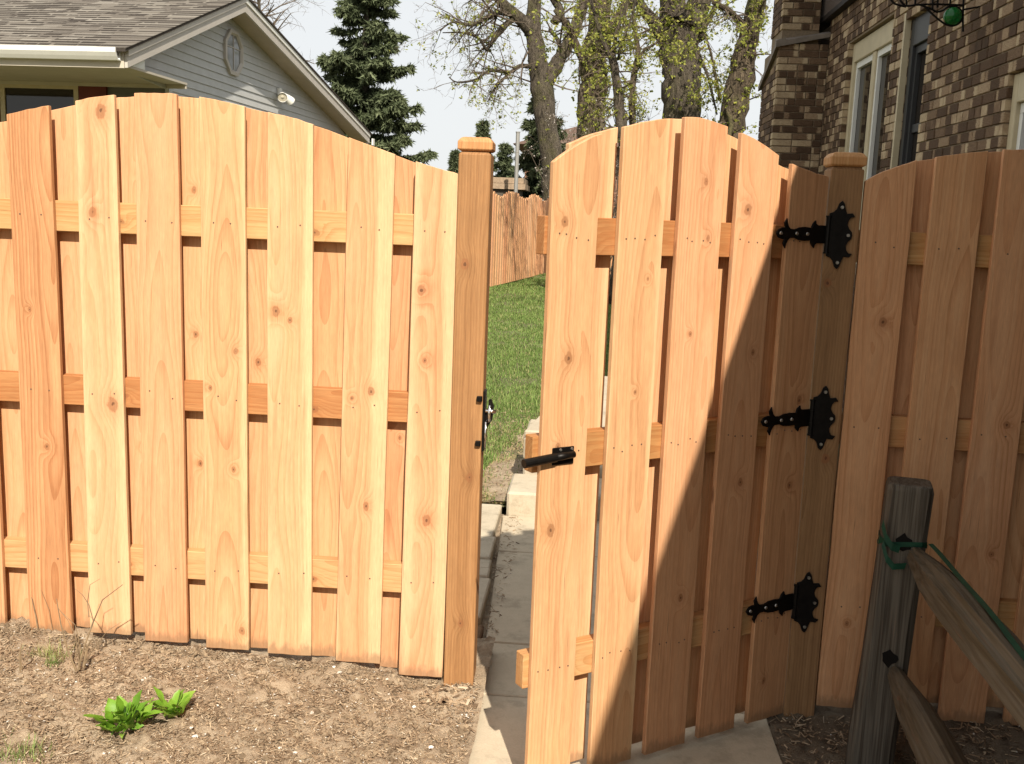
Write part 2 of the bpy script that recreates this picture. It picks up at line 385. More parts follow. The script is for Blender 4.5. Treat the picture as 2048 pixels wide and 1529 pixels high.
def brickwall_mat():
    s = NT('distant_brickwork'); b = s.n('ShaderNodeTexBrick'); P = s.obj()
    x, y, z = s.sep(P)[:3]
    s.l(s.comb(s.math('ADD', x, y), z, 0.0), b.inputs['Vector'])
    b.inputs['Scale'].default_value = 1.0; b.inputs['Brick Width'].default_value = 0.203; b.inputs['Row Height'].default_value = 0.0675; b.inputs['Mortar Size'].default_value = 0.005
    b.inputs[1].default_value = (0.06, 0.04, 0.03, 1); b.inputs[2].default_value = (0.17, 0.125, 0.09, 1); b.inputs[3].default_value = (0.2, 0.16, 0.12, 1)
    return s.out(b.outputs[0], 0.9)
M_BRICKWALL = brickwall_mat()
M_SHINGLE = tone_mat('asphalt_shingle', [(0.0, (0.05, 0.042, 0.036)), (0.5, (0.15, 0.132, 0.112)), (1.0, (0.23, 0.21, 0.18))], 0.95, 0.1, nscale=50)
s = NT('lawn_soil'); M_LAWN = s.out(s.ramp(s.noise(s.obj(), 1.6, 5.0, 0.7), [(0.3, (0.10, 0.095, 0.045)), (0.7, (0.17, 0.16, 0.08))]), 0.95)

# ================================================================== ground
m = MB(); G = 900.0; m.add([(-G,-G,0),(G,-G,0),(G,G,0),(-G,G,0)], [(0,1,2,3)])
tag(m.build('ground', M_LAWN, loc=(0, 0, -0.09)), kind='structure')

def soil_z(x, y):
    """height of the planting bed in front of the fence"""
    z = 0.062*max(0.0, -x)**0.9 if x < 0 else 0.0
    z += 0.008*math.sin(3.1*x+1.3*y)+0.007*math.sin(7.3*y-4.0*x)+0.005*math.sin(17*x+9*y)+0.004*math.sin(29*x-23*y)+0.003*math.sin(51*y+37*x)
    k = min(1.0, max(0.0, (y+0.10)/0.13)); z += 0.020*k*k*(3-2*k)*(0.6+0.4*math.sin(13*x))
    return z-0.004
PZ = -0.03
def grid_patch(name, x0, x1, y0, y1, step, zf, rough, mat):
    nx = int((x1-x0)/step)+1; ny = int((y1-y0)/step)+1
    xs = np.linspace(x0, x1, nx); ys = np.linspace(y0, y1, ny)
    jit = rng.normal(0, 1, (ny, nx)); j2 = jit.copy()
    for _ in range(2): j2 = (j2+np.roll(j2, 1, 0)+np.roll(j2, 1, 1)+np.roll(j2, -1, 0)+np.roll(j2, -1, 1))/5*1.7
    mm = MB()
    mm.v = [(x, y, zf(x, y)+rough*(0.55*jit[j, i]+j2[j, i])) for j, y in enumerate(ys) for i, x in enumerate(xs)]
    mm.f = [(j*nx+i, j*nx+i+1, (j+1)*nx+i+1, (j+1)*nx+i) for j in range(ny-1) for i in range(nx-1)]
    mm.t = [0.0]*len(mm.f)
    return tag(mm.build(name, mat, smooth=True), kind='structure')
grid_patch('soil_bed', -2.6, 0.135, -1.6, 0.35, 0.012, soil_z, 0.0035, M_SOIL)
def soil_zr(x, y): return -0.015+0.01*math.sin(4*x+2*y)+0.012*math.sin(9*y+1)
grid_patch('soil_bed_right', 1.03, 2.69, -1.4, 1.6, 0.014, soil_zr, 0.005, M_SOIL_SHADE)

def chips(name, n, xr, yr, zf, label, big=1.0):
    x = rng.uniform(*xr, n); y = rng.uniform(*yr, n); z = np.array([zf(a, b) for a, b in zip(x, y)])+rng.uniform(-0.001, 0.005, n)
    L = (rng.gamma(1.6, 0.0032, n)+0.0016)*big; Wd = rng.uniform(0.0006, 0.0024, n)*big
    t = np.clip(rng.beta(2.0, 2.4, n), 0, 0.86)
    w_ = rng.random(n) < 0.022; t[w_] = rng.uniform(0.93, 1.0, w_.sum()); L[w_] = rng.uniform(0.0015, 0.0042, w_.sum()); Wd[w_] = L[w_]*0.8
    a = rng.uniform(0, 2*math.pi, n); tl = rng.normal(0, 0.3, n)
    d = np.stack([np.cos(a)*np.cos(tl), np.sin(a)*np.cos(tl), np.sin(tl)], 1)
    sd = np.stack([-np.sin(a), np.cos(a), rng.normal(0, 0.4, n)], 1); sd /= np.linalg.norm(sd, axis=1)[:, None]
    u = np.cross(d, sd); c = np.stack([x, y, z+0.001], 1); L = L[:, None]; Wd = Wd[:, None]
    V = np.stack([c-d*L-sd*Wd, c+d*L-sd*Wd*0.5, c+d*L*0.8+sd*Wd, c-d*L*0.9+sd*Wd*0.7, c+u*Wd*0.7], 1)
    mm = MB(); mm.block(V, [(0,1,4),(1,2,4),(2,3,4),(3,0,4)], t)
    o = mm.build(name, M_CHIPS, kind='stuff'); o['label'] = label; o['category'] = 'mulch'
    return o
chips('mulch_debris', 42000, (-1.75, 0.12), (-0.85, 0.03), soil_z, 'dry brown wood chips and straw scattered over the planting bed')
chips('mulch_debris', 6500, (1.04, 2.3), (-0.75, 0.0), soil_zr, 'brown chips and leaf litter under the split rails in the house shadow', 1.5)

def clods(name, n, xr, yr, zf, label, near=False):
    x = rng.uniform(*xr, n); y = rng.uniform(*yr, n) if not near else -np.abs(rng.normal(0, 0.035, n))
    r_ = np.minimum(rng.gamma(1.3, 0.0019, n)+0.0014, 0.0105); z = np.array([zf(a, b) for a, b in zip(x, y)])+r_*0.2
    u0 = np.array([(1,0,0),(0.31,0.95,0),(-0.81,0.59,0),(-0.81,-0.59,0),(0.31,-0.95,0),(0.5,0.36,0.7),(-0.2,0.6,0.75),(-0.65,0,0.7),(-0.2,-0.6,0.72),(0.5,-0.4,0.7),(0,0,0.95)])
    V = u0[None]*(1+rng.normal(0, 0.30, (n, 11, 3)))*r_[:, None, None]+np.stack([x, y, z], 1)[:, None, :]
    F = [(0,1,5),(1,6,5),(1,2,6),(2,7,6),(2,3,7),(3,8,7),(3,4,8),(4,9,8),(4,0,9),(0,5,9),(5,6,10),(6,7,10),(7,8,10),(8,9,10),(9,5,10)]
    mm = MB(); mm.block(V, F, np.clip(rng.normal(0.32, 0.16, n), 0, 0.62))
    o = mm.build(name, M_CLOD, kind='stuff'); o['label'] = label; o['category'] = 'soil'
clods('soil_clods', 3200, (-1.75, 0.1), (-0.85, 0.0), soil_z, 'crumbly lumps of dry soil strewn over the planting bed')
clods('soil_clods', 900, (-1.75, 0.0), (0, 0), soil_z, 'loose soil crumbs piled along the foot of the left fence', True)
chips('joint_litter', 330, (-0.0, 0.13), (0.3, 2.02), lambda x, y: PZ if x > 0.108-0.045*y else -0.045, 'dark dead leaf bits along the joint between path and pavers', 1.3)
chips('bark_litter', 90, (-0.05, 0.11), (-0.13, -0.03), soil_z, 'curled bark scraps heaped round the foot of the left gate post', 3.2)
# clods end here; concrete path: slabs with joints
path = MB(); path.box(-0.26, 1.03, -2.4, 2.1, PZ-0.09, PZ-0.02); path = tag(path.build('path', M_SOIL), kind='structure')
ys = [-2.4, -1.15, 0.02, 0.43, 1.45, 2.02]
for a, b in zip(ys[:-1], ys[1:]):
    xa, xb_ = [0.105 if v <= 0.03 else 0.112-0.045*v for v in (a, b)]
    mm = MB(); y0_, y1_ = a+0.004, b-0.004
    mm.add([(xa, y0_, PZ-0.06), (1.035, y0_, PZ-0.06), (1.035, y1_, PZ-0.06), (xb_, y1_, PZ-0.06), (xa, y0_, PZ), (1.035, y0_, PZ), (1.035, y1_, PZ), (xb_, y1_, PZ)], [(3,2,1,0),(4,5,6,7),(0,1,5,4),(1,2,6,5),(2,3,7,6),(3,0,4,7)])
    mm.build('path_slab', M_CONC, path, bevel=0.004)
# paver strip along the path behind the fence
strip = MB(); strip.box(-0.6, -0.27, 0.16, 2.1, -0.085, -0.03); strip = tag(strip.build('paver_strip', M_SOIL), kind='structure')
ya = [0.55, 0.98, 1.09, 1.21, 1.52, 2.07]
for i, (a, b) in enumerate(zip(ya[:-1], ya[1:])):
    xo = 0.092-0.045*(a+b)/2
    mm = MB(); mm.box(xo-0.24, xo, a+0.003, b-0.003, -0.05, 0.012+0.004*(i % 2)); mm.build('paver', M_CONC2, strip, bevel=0.006)
mm = MB(); mm.box(-0.02, 0.075, 0.38, 0.54, -0.05, -0.012); mm.build('paver', plain('brown_paver', (0.16, 0.095, 0.05), 0.9, 0, 40, 0.3, 0.3), strip, bevel=0.006)
# concrete steps beside the house
def blk(parent, x0, x1, y0, y1, z0, z1):
    mm = MB(); mm.box(x0, x1, y0, y1, z0, z1); return mm.build('step_block', M_CONC2, parent, bevel=0.012)
st = thing('concrete_steps', 'pale concrete block steps beside the lawn behind the gate', 'steps', (0, 0, 0))
blk(st, 0.038, 1.0, 2.02, 2.42, -0.08, 0.095); blk(st, 0.092, 1.0, 2.44, 2.78, -0.08, 0.155); blk(st, 0.089, 1.0, 2.47, 3.0, 0.16, 0.29)
mm = MB(); mm.add([(0.089,2.47,0.293),(1.0,2.47,0.293),(1.0,4.6,0.293),(0.43,4.6,0.293),(0.24,3.6,0.293),
                   (0.089,2.47,0.33),(1.0,2.47,0.33),(1.0,4.6,0.33),(0.43,4.6,0.33),(0.24,3.6,0.33)],
                  [(4,3,2,1,0),(5,6,7,8,9),(0,1,6,5),(1,2,7,6),(2,3,8,7),(3,4,9,8),(4,0,5,9)])
mm.build('landing', M_CONC2, st, bevel=0.008)

# lawn behind the fence
def lawn_z(x, y): return -0.02+0.02*math.sin(0.9*y+x)+0.006*math.sin(5*x+3*y)
grid_patch('lawn', -6.0, 1.4, 2.1, 26.0, 0.16, lawn_z, 0.006, M_LAWN)
mm = MB(); yy_ = np.linspace(2.12, 5.8, 60)
for q in range(59):
    def PP(y, k):
        e = (0.05 if y < 2.45 else 0.09+(y-2.6)*0.13); wdt = (0.30+0.09*math.sin(5*y)+0.05*math.sin(13*y+1))*(1 if y < 4.6 else max(0.1, 1-(y-4.6)/1.2)); x = e+0.02-wdt*k; return (x, y, lawn_z(x, y)+0.014-0.016*(k > 0.9)+0.003*math.sin(31*y+9*k))
    for k0, k1 in ((0, 0.5), (0.5, 1.0)): mm.add([PP(yy_[q], k1), PP(yy_[q], k0), PP(yy_[q+1], k0), PP(yy_[q+1], k1)], [(0, 1, 2, 3)])
tag(mm.build('bare_soil_strip', M_SOIL, smooth=True), kind='structure')
chips('strip_litter', 2200, (-0.28, 0.45), (2.12, 5.2), lambda x, y: lawn_z(x, y)+0.014, 'dry straw and leaf bits on the bare soil beside the concrete steps', 1.6)
n_ = 170000
gy = 2.1+22.0*rng.random(n_)**2.0; dpt = gy+3.06; gx = 0.397+(rng.uniform(930, 1250, n_)-1180)/2025*dpt
edge = 0.09+(gy-2.6)*0.13
ok = ((gy > 2.12) & (gx < 0.05)) | ((gy > 2.9) & (gx < edge)) | (gy > 5)
bare = np.zeros(n_); bare[(gy > 3.1) & (gy < 4.4)] = 0.55; bare[(gy < 5.4) & (edge-gx < 0.27)] = 0.96; bare[gy < 2.4] = np.maximum(bare[gy < 2.4], 0.7)
dead = rng.random(n_) < bare; ok &= ~(dead & (rng.random(n_) < 0.4))
gx, gy, dpt, dead = gx[ok][:90000], gy[ok][:90000], dpt[ok][:90000], dead[ok][:90000]; n_ = len(gx)
h = np.where(dead, rng.uniform(0.006, 0.018, n_), rng.uniform(0.016, 0.045, n_))*(1+0.02*dpt); wd = 0.0009+0.00024*dpt
a = rng.uniform(0, 6.28, n_); lean = np.where(dead, 2.0, rng.uniform(0.2, 0.9, n_)); ca, sa = np.cos(a), np.sin(a)
gz = np.array([lawn_z(p, q) for p, q in zip(gx, gy)])
cl = 0.5*np.sin(2.3*gx+1.7*gy)*np.sin(1.1*gy-3.1*gx)+0.5*np.sin(7*gx+2*np.sin(5*gy))*np.sin(6*gy+1.0)
h *= 1+0.45*cl; t = np.where(dead, 1.0, np.clip(rng.normal(0.5, 0.2, n_)+0.16*cl, 0, 0.92)); t = np.where((~dead) & (rng.random(n_) < 0.06), 0.97, t)
b_ = np.stack([gx, gy, gz], 1); tip = b_+np.stack([ca*h*lean, sa*h*lean, h], 1); mid = b_+np.stack([ca*h*lean*0.35, sa*h*lean*0.35, h*0.62], 1); sd = np.stack([-sa, ca, 0*a], 1)*wd[:, None]
mm = MB(); mm.block(np.stack([b_-sd, b_+sd, mid+sd*0.8, mid-sd*0.8, tip], 1), [(0,1,2,3), (3,2,4)], t)
o = mm.build('grass', M_GRASS, kind='stuff'); o['label'] = 'green lawn grass seen through the open gate'; o['category'] = 'grass'

# ================================================================== cedar boards
def board_mesh(wb, wt, shift, zb, ztops, th, jit=0.0008):
    """board standing on local z; ztops = heights over evenly spaced stations across the top"""
    n = len(ztops); L = max(ztops)-zb; k = 7
    out = []
    for i in range(n):                                          # along the bottom
        t = i/(n-1); out.append((-wb/2+wb*t, zb+rng.normal(0, jit)))
    for i in range(1, k):
        t = i/k; out.append((wb/2*(1-t)+(shift+wt/2)*t+rng.normal(0, jit), zb+(ztops[-1]-zb)*t))
    for i in range(n-1, -1, -1):
        t = i/(n-1); out.append((shift-wt/2+wt*t, ztops[i]))
    for i in range(k-1, 0, -1):
        t = i/k; out.append((-wb/2*(1-t)+(shift-wt/2)*t+rng.normal(0, jit), zb+(ztops[0]-zb)*t))
    mm = MB(); mm.prism(out, 0.0, th)
    return mm
def put_board(parent, mm, loc, hw, tone=None, sap=(0, 0), knots=(), mat=None, name='picket', rot=(0,0,0), bevel=0.0014, foot=-9.0):
    o = mm.build(name, mat or M_CEDAR, parent, loc, rot, bevel=bevel, fixn=True)
    o['tone'] = float(rng.normal(0, 0.07) if tone is None else tone*0.8); o['foot'] = float(foot)
    o['sap'] = (float(sap[0]), float(sap[1]), float(hw) if (sap[0] or sap[1]) else 0.0)
    for i in range(4):
        o['k%d' % (i+1)] = tuple(float(v) for v in knots[i]) if i < len(knots) else (0.0, -99.0, 0.0)
    return o
def rail(parent, name, p0, p1, h, th, mat, tone=0.0, knots=(), bevel=0.002):
    """rail lying along x from p0 to p1 (parent space): local z along its length"""
    p0, p1 = Vector(p0), Vector(p1); L = (p1-p0).length; k = 5
    mm = MB(); mm.box(-h/2, h/2, 0, th, 0, L)
    d = (p1-p0).normalized(); X = Vector((0, 0, -1)) if abs(d.z) < 0.5 else Vector((1, 0, 0)); Y = d.cross(X)
    X = Y.cross(d)
    o = mm.build(name, mat, parent, bevel=bevel)
    mt = Matrix((( X.x, Y.x, d.x, p0.x), (X.y, Y.y, d.y, p0.y), (X.z, Y.z, d.z, p0.z), (0, 0, 0, 1)))
    o.matrix_local = mt
    o['tone'] = tone; o['sap'] = (0.0, 0.0, 0.0); o['foot'] = -9.0
    for i in range(4): o['k%d' % (i+1)] = tuple(knots[i]) if i < len(knots) else (0.0, -99.0, 0.0)
    return o
def interp(x, pts):
    xs = [p[0] for p in pts]; zs = [p[1] for p in pts]
    return float(np.interp(x, xs, zs))
def smoothcurve(pts):
    """Catmull-Rom through pts, densified"""
    P = [np.array(p, float) for p in pts]; out = []
    for i in range(len(P)-1):
        a, b, c, d = P[max(i-1, 0)], P[i], P[i+1], P[min(i+2, len(P)-1)]
        for t in np.linspace(0, 1, 8, endpoint=False):
            out.append(tuple(0.5*((2*b)+(-a+c)*t+(2*a-5*b+4*c-d)*t*t+(-a+3*b-3*c+d)*t**3)))
    out.append(tuple(P[-1])); return out
def screw_disc(mm, c, n, r, h=0.0012, sides=8):
    n = np.asarray(n, float); n /= np.linalg.norm(n)
    mm.tube([np.asarray(c)-n*0.0005, np.asarray(c)+n*h], [r, r*0.8], sides)
TH, RD = 0.016, 0.038

def loft(x0, x1, y0, y1, prof):
    mm = MB(); cx, cy = (x0+x1)/2, (y0+y1)/2
    vs = [(v[0]-cx, v[1]-cy, z) for ins, z in prof for v in ((x0+ins, y0+ins), (x1-ins, y0+ins), (x1-ins, y1-ins), (x0+ins, y1-ins))]; fs = []
    for i in range(len(prof)-1):
        for k in range(4):
            a, b = i*4+k, i*4+(k+1) % 4; fs.append((a, b, b+4, a+4))
    fs += [(3, 2, 1, 0), tuple((len(prof)-1)*4+k for k in range(4))]
    mm.add(vs, fs); return mm, (cx, cy, 0)
def add_post(parent, x0, x1, y0, y1, zb, zt, tone, knots, mat):
    """square post with a routed groove under a bevelled cap"""
    mm, loc = loft(x0, x1, y0, y1, [(0.0, zb), (0.0, zt-0.050), (0.006, zt-0.046), (0.006, zt-0.0415)])
    p = put_board(parent, mm, loc, 0.05, tone, (0, 0), knots, mat, 'post', bevel=0.002)
    mm, loc = loft(x0, x1, y0, y1, [(0.003, zt-0.041), (-0.004, zt-0.036), (-0.004, zt-0.014), (0.005, zt-0.003), (0.013, zt)])
    put_board(p, mm, (0, 0, 0), 0.05, 0.0, (0, 0), [], M_RAIL, 'post_cap', bevel=0.0015)

def build_run(parent, fronts, backs, curve, rails, base_y=0.0):
    for (xlt, xrt, xlb, xrb, zb, kw) in fronts:
        xb, xt = (xlb+xrb)/2, (xlt+xrt)/2; wb, wt = xrb-xlb, xrt-xlt
        tops = [interp(xlt+wt*i/6, curve)+kw.get('dz', 0)+rng.normal(0, 0.0008) for i in range(7)]
        mm = board_mesh(wb, wt, xt-xb, zb, tops, TH)
        put_board(parent, mm, (xb, base_y, 0), wb/2, kw.get('tone'), kw.get('sap', (0, 0)), kw.get('knots', ()), foot=zb)
    for (xc, wd, zb, kw) in backs:
        tops = [interp(xc-wd/2+wd*i/6, curve)-0.002+rng.normal(0, 0.0008) for i in range(7)]
        mm = board_mesh(wd, wd, 0, zb, tops, TH)
        put_board(parent, mm, (xc, base_y+TH+RD+0.0005, 0), wd/2, kw.get('tone'), kw.get('sap', (0, 0)), kw.get('knots', ()), foot=zb)

def fp(px, py): P = at(px, py, 0.0); return float(P[0]), float(P[2])
# ---- left fence
LF = thing('cedar_fence', 'new cedar shadowbox fence with arched top and tall post left of the open gate', 'fence', (0, 0, 0))
curveL = smoothcurve([(-2.3, 1.62), (-1.75, 1.665), (-1.42, 1.745), (-1.257, 1.785), (-1.06, 1.824), (-0.858, 1.832), (-0.651, 1.803), (-0.444, 1.757), (-0.33, 1.72), (-0.132, 1.658), (0.007, 1.624)])
pk = [  # photo px: left top, right top, left bottom, right bottom, bottom z
 (12, 218, 97, 206, 60, 1266, 144, 1270), (150, 203, 229, 227, 180, 1261, 262, 1276), (268, 195, 353, 194, 290, 1279, 375, 1289),
 (398, 209, 489, 218, 412, 1294, 497, 1303), (535, 229, 626, 253, 535, 1306, 622, 1314), (697, 280, 790, 312, 671, 1322, 760, 1329), (831, 333, 922, 350, 797, 1348, 884, 1359)]
look = [dict(tone=0.46, dz=0.004, knots=[(-0.03, 1.16, 0.006), (0.01, 0.72, 0.009)]),
        dict(tone=-0.12, sap=(0.02, 0.028), knots=[(0.015, 1.775, 0.017), (-0.02, 1.47, 0.012), (0.028, 0.87, 0.018)]),
        dict(tone=0.03, knots=[]),
        dict(tone=0.06, sap=(0.0, 0.018), knots=[(0.035, 1.06, 0.0085), (-0.048, 0.94, 0.007), (0.025, 0.68, 0.008), (0.05, 0.14, 0.0105)]),
        dict(tone=-0.16, sap=(0.0, 0.03), knots=[(-0.045, 1.19, 0.013), (0.0, 1.165, 0.008)]),
        dict(tone=0.02, sap=(0.008, 0.035), knots=[(0.03, 0.955, 0.011), (-0.03, 0.93, 0.006), (0.02, 0.585, 0.010)]),
        dict(tone=0.0, sap=(0.034, 0.030), knots=[(-0.025, 1.275, 0.013), (0.008, 0.55, 0.014), (-0.01, 1.06, 0.007)])]
fronts = []
for row, kw in zip(pk, look):
    lt, rt, lb, rb = fp(*row[0:2]), fp(*row[2:4]), fp(*row[4:6]), fp(*row[6:8])
    fronts.append((lt[0], rt[0], lb[0], rb[0], (lb[1]+rb[1])/2, kw))
fronts += [(-1.62, -1.478, -1.615, -1.474, 0.10, dict(tone=0.12)), (-1.83, -1.69, -1.83, -1.69, 0.1, {}), (-2.04, -1.9, -2.04, -1.9, 0.1, {})]
backs = [(-1.862, 0.14, 0.12, {}), (-1.66, 0.14, 0.12, {}), (-1.43, 0.155, 0.085, dict(tone=0.0)), (-1.222, 0.146, 0.09, dict(tone=-0.1, sap=(0, .02))), (-1.02, 0.142, 0.085, dict(tone=-0.08, knots=[(0.02, 1.6, 0.009), (0.02, .72, .011)])),
         (-0.822, 0.142, 0.075, dict(tone=-0.05, knots=[(-0.01, 1.55, 0.008), (-0.01, 1.1, .009), (0.0, .68, .008)])), (-0.62, 0.14, 0.058, dict(tone=0.08, knots=[(0.0, 0.88, 0.007), (-0.01, 1.02, .01)])),
         (-0.388, 0.145, 0.045, dict(tone=0.06)), (-0.172, 0.14, 0.022, dict(tone=0.10, knots=[(0.0, 0.8, 0.006)])), (-0.03, 0.10, 0.02, {})]
RZ = (1.408, 0.858, 0.298); RH = 0.095
build_run(LF, fronts, backs, curveL, None)
for z, tn, drop in ((RZ[0], -0.14, 0.0), (RZ[1], 0.36, 0.0), (RZ[2], -0.30, 0.0)):
    rail(LF, 'rail', (-2.1, TH+0.0003, z+RH/2), (-0.001, TH+0.0003, z+RH/2), RH, RD-0.0005, M_RAIL, tn, [(0.02, 1.66, 0.012), (0.01, 1.05, 0.008)])
add_post(LF, 0.0, 0.096, -0.012, 0.078, -0.4, 1.735, 0.0, [(-0.02, 1.36, 0.013), (0.015, 0.70, 0.011), (0.0, 0.22, 0.010)], M_POST)
nm = MB()
for (xlt, xrt, xlb, xrb, zb, kw) in fronts:
    for z in RZ:
        t = (z-0.1)/1.7
        for k in (0.25, 0.75):
            x = (xlb+(xrb-xlb)*k)*(1-t)+(xlt+(xrt-xlt)*k)*t+rng.normal(0, 0.006)
            screw_disc(nm, (x, 0.0, z+0.046+rng.normal(0, 0.005)), (0, -1, 0), 0.0028)
nm.build('nail_heads', M_NAIL, LF, kind='stuff')
# latch bolted to the post
lt = MB(); lt.box(0.0965, 0.104, -0.010, 0.034, 0.785, 0.975); lt = lt.build('latch', M_IRON, LF, bevel=0.001)
for z in (0.812, 0.952):
    b = MB(); b.box(0.078, 0.095, -0.026, -0.0125, z-0.0085, z+0.0085); b.build('bolt', M_IRON, lt, bevel=0.002)
b = MB(); b.prism([(0.104, 0.845), (0.126, 0.885), (0.130, 0.925), (0.120, 0.95), (0.112, 0.945), (0.116, 0.92), (0.104, 0.905)], -0.004, 0.012); b.build('latch_arm', M_IRON, lt, fixn=True, bevel=0.001)
b = MB(); b.tube([(0.106, -0.010, 0.915), (0.138, -0.010, 0.912)], 0.006, 8); b.tube([(0.118, -0.012, 0.88), (0.118, -0.012, 0.932)], 0.005, 8); b.tube([(0.108, -0.013, 0.80), (0.108, -0.013, 0.88)], 0.0035, 6); b.build('latch_pin', M_CHROME, lt, smooth=True)

# ---- right fence
RF = thing('cedar_fence', 'cedar shadowbox fence and hinge post right of the gate in the house shadow', 'fence', (0, 0, 0))
curveR = smoothcurve([(1.178, 1.642), (1.225, 1.671), (1.279, 1.694), (1.347, 1.716), (1.444, 1.733), (1.519, 1.743), (1.62, 1.751), (1.9, 1.745), (2.2, 1.70), (2.66, 1.62)])
fr = [(1.186, 1.327, 1.184, 1.325, 0.02, dict(tone=0.07, knots=[(0.02, 1.24, 0.012), (0.0, 0.3, .007)])), (1.379, 1.522, 1.377, 1.52, 0.01, dict(tone=0.02, knots=[(0.0, 0.4, 0.007)])),
      (1.565, 1.705, 1.563, 1.703, 0.0, dict(tone=-0.02, knots=[(0.03, 0.95, 0.010), (0.03, 0.55, .008)])), (1.762, 1.902, 1.762, 1.902, 0.0, {}), (1.96, 2.10, 1.96, 2.1, 0.0, {}), (2.16, 2.3, 2.16, 2.3, 0, {}), (2.36, 2.5, 2.36, 2.5, 0, {}), (2.54, 2.67, 2.54, 2.67, 0, {})]
bk = [(1.353, 0.142, 0.03, {}), (1.545, 0.142, 0.03, {}), (1.735, 0.142, 0.03, {}), (1.93, 0.142, 0.03, {}), (2.13, 0.14, 0.03, {}), (2.33, 0.14, 0.03, {}), (2.52, 0.14, 0.03, {})]
build_run(RF, fr, bk, curveR, None)
for z, tn in ((1.412, 0.1), (0.862, 0.1), (0.30, 0.1)):
    rail(RF, 'rail', (1.18, TH+0.0003, z+RH/2), (2.68, TH+0.0003, z+RH/2), RH, RD-0.0005, M_RAIL, tn)
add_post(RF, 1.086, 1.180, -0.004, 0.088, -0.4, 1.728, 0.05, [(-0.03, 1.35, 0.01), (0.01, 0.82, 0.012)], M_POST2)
nm = MB()
for (xlt, xrt, xlb, xrb, zb, kw) in fr[:5]:
    for z in (1.412, 0.862, 0.30):
        for k in (0.3, 0.72):
            screw_disc(nm, (xlb+(xrb-xlb)*k+rng.normal(0, 0.006), 0.0, z+0.05+rng.normal(0, 0.008)), (0, -1, 0), 0.0028)
nm.build('nail_heads', M_NAIL, RF, kind='stuff')

# ---- gate, swung 35 degrees towards the camera; gate space: x runs from the free end (negative) to the hinge (0)
GA = 0.6154563
GT = thing('gate', 'arched cedar picket gate swung open on three black hinges', 'gate', (1.08666, 0.0, 0), GA)
curveG = smoothcurve([(-1.0, 1.612), (-0.96, 1.642), (-0.90, 1.683), (-0.83, 1.716), (-0.75, 1.741), (-0.67, 1.761), (-0.6, 1.775), (-0.53, 1.783), (-0.47, 1.778), (-0.40, 1.764), (-0.33, 1.748), (-0.27, 1.728), (-0.21, 1.703), (-0.15, 1.683), (-0.08, 1.667), (-0.005, 1.655)])
gf = [(-0.960, -0.820, dict(tone=-0.04, knots=[(-0.03, 1.50, 0.011), (0.0, 1.16, 0.012), (-0.02, 0.93, 0.008), (-0.03, 0.71, 0.013)])),
      (-0.753, -0.608, dict(tone=0.04, sap=(0.0, 0.012), knots=[(0.01, 1.06, 0.005), (0.03, 1.36, 0.004)])),
      (-0.558, -0.408, dict(tone=-0.02, knots=[(0.01, 1.62, 0.008), (0.03, 1.47, 0.007), (0.02, 0.45, 0.009), (-0.01, 1.21, .006)])),
      (-0.357, -0.212, dict(tone=0.02, knots=[(-0.03, 1.55, 0.013), (0.03, 1.15, 0.007), (0.02, 0.77, 0.010)])),
      (-0.157, -0.006, dict(tone=0.10, knots=[(0.03, 1.0, 0.011), (0.02, 0.74, 0.009), (-.02, .12, .008)]))]
gfr = [(a, b, a, b, -0.012+0.006*i*0, kw) for i, (a, b, kw) in enumerate(gf)]
gbk = [(-0.807, 0.149, -0.005, dict(tone=-0.06, sap=(0.0, 0.02))), (-0.585, 0.142, -0.005, dict(tone=-0.10, sap=(0, .03))), (-0.382, 0.142, -0.005, dict(tone=-0.1)), (-0.185, 0.142, -0.005, dict(tone=0.05))]
build_run(GT, gfr, gbk, curveG, None)
for z, tn in ((1.418, 0.5), (0.864, 0.5), (0.276, -0.06)):
    rail(GT, 'rail', (-0.976 if z < 1 else -0.968, TH+0.0003, z+RH/2), (-0.004, TH+0.0003, z+RH/2), RH, RD-0.0005, M_RAIL, tn, [(0.02, 0.12, 0.014)])
nm = MB()
for (a, b, kw) in gf:
    for z in (1.418, 0.864, 0.276):
        for k in (0.18, 0.36, 0.6, 0.8):
            screw_disc(nm, (a+(b-a)*k+rng.normal(0, 0.004), 0.0, z+0.047+rng.normal(0, 0.006)), (0, -1, 0), 0.0025)
nm.build('nail_heads', M_NAIL, GT, kind='stuff')
def curl(side):  # small barb outlines along the strap
    return side
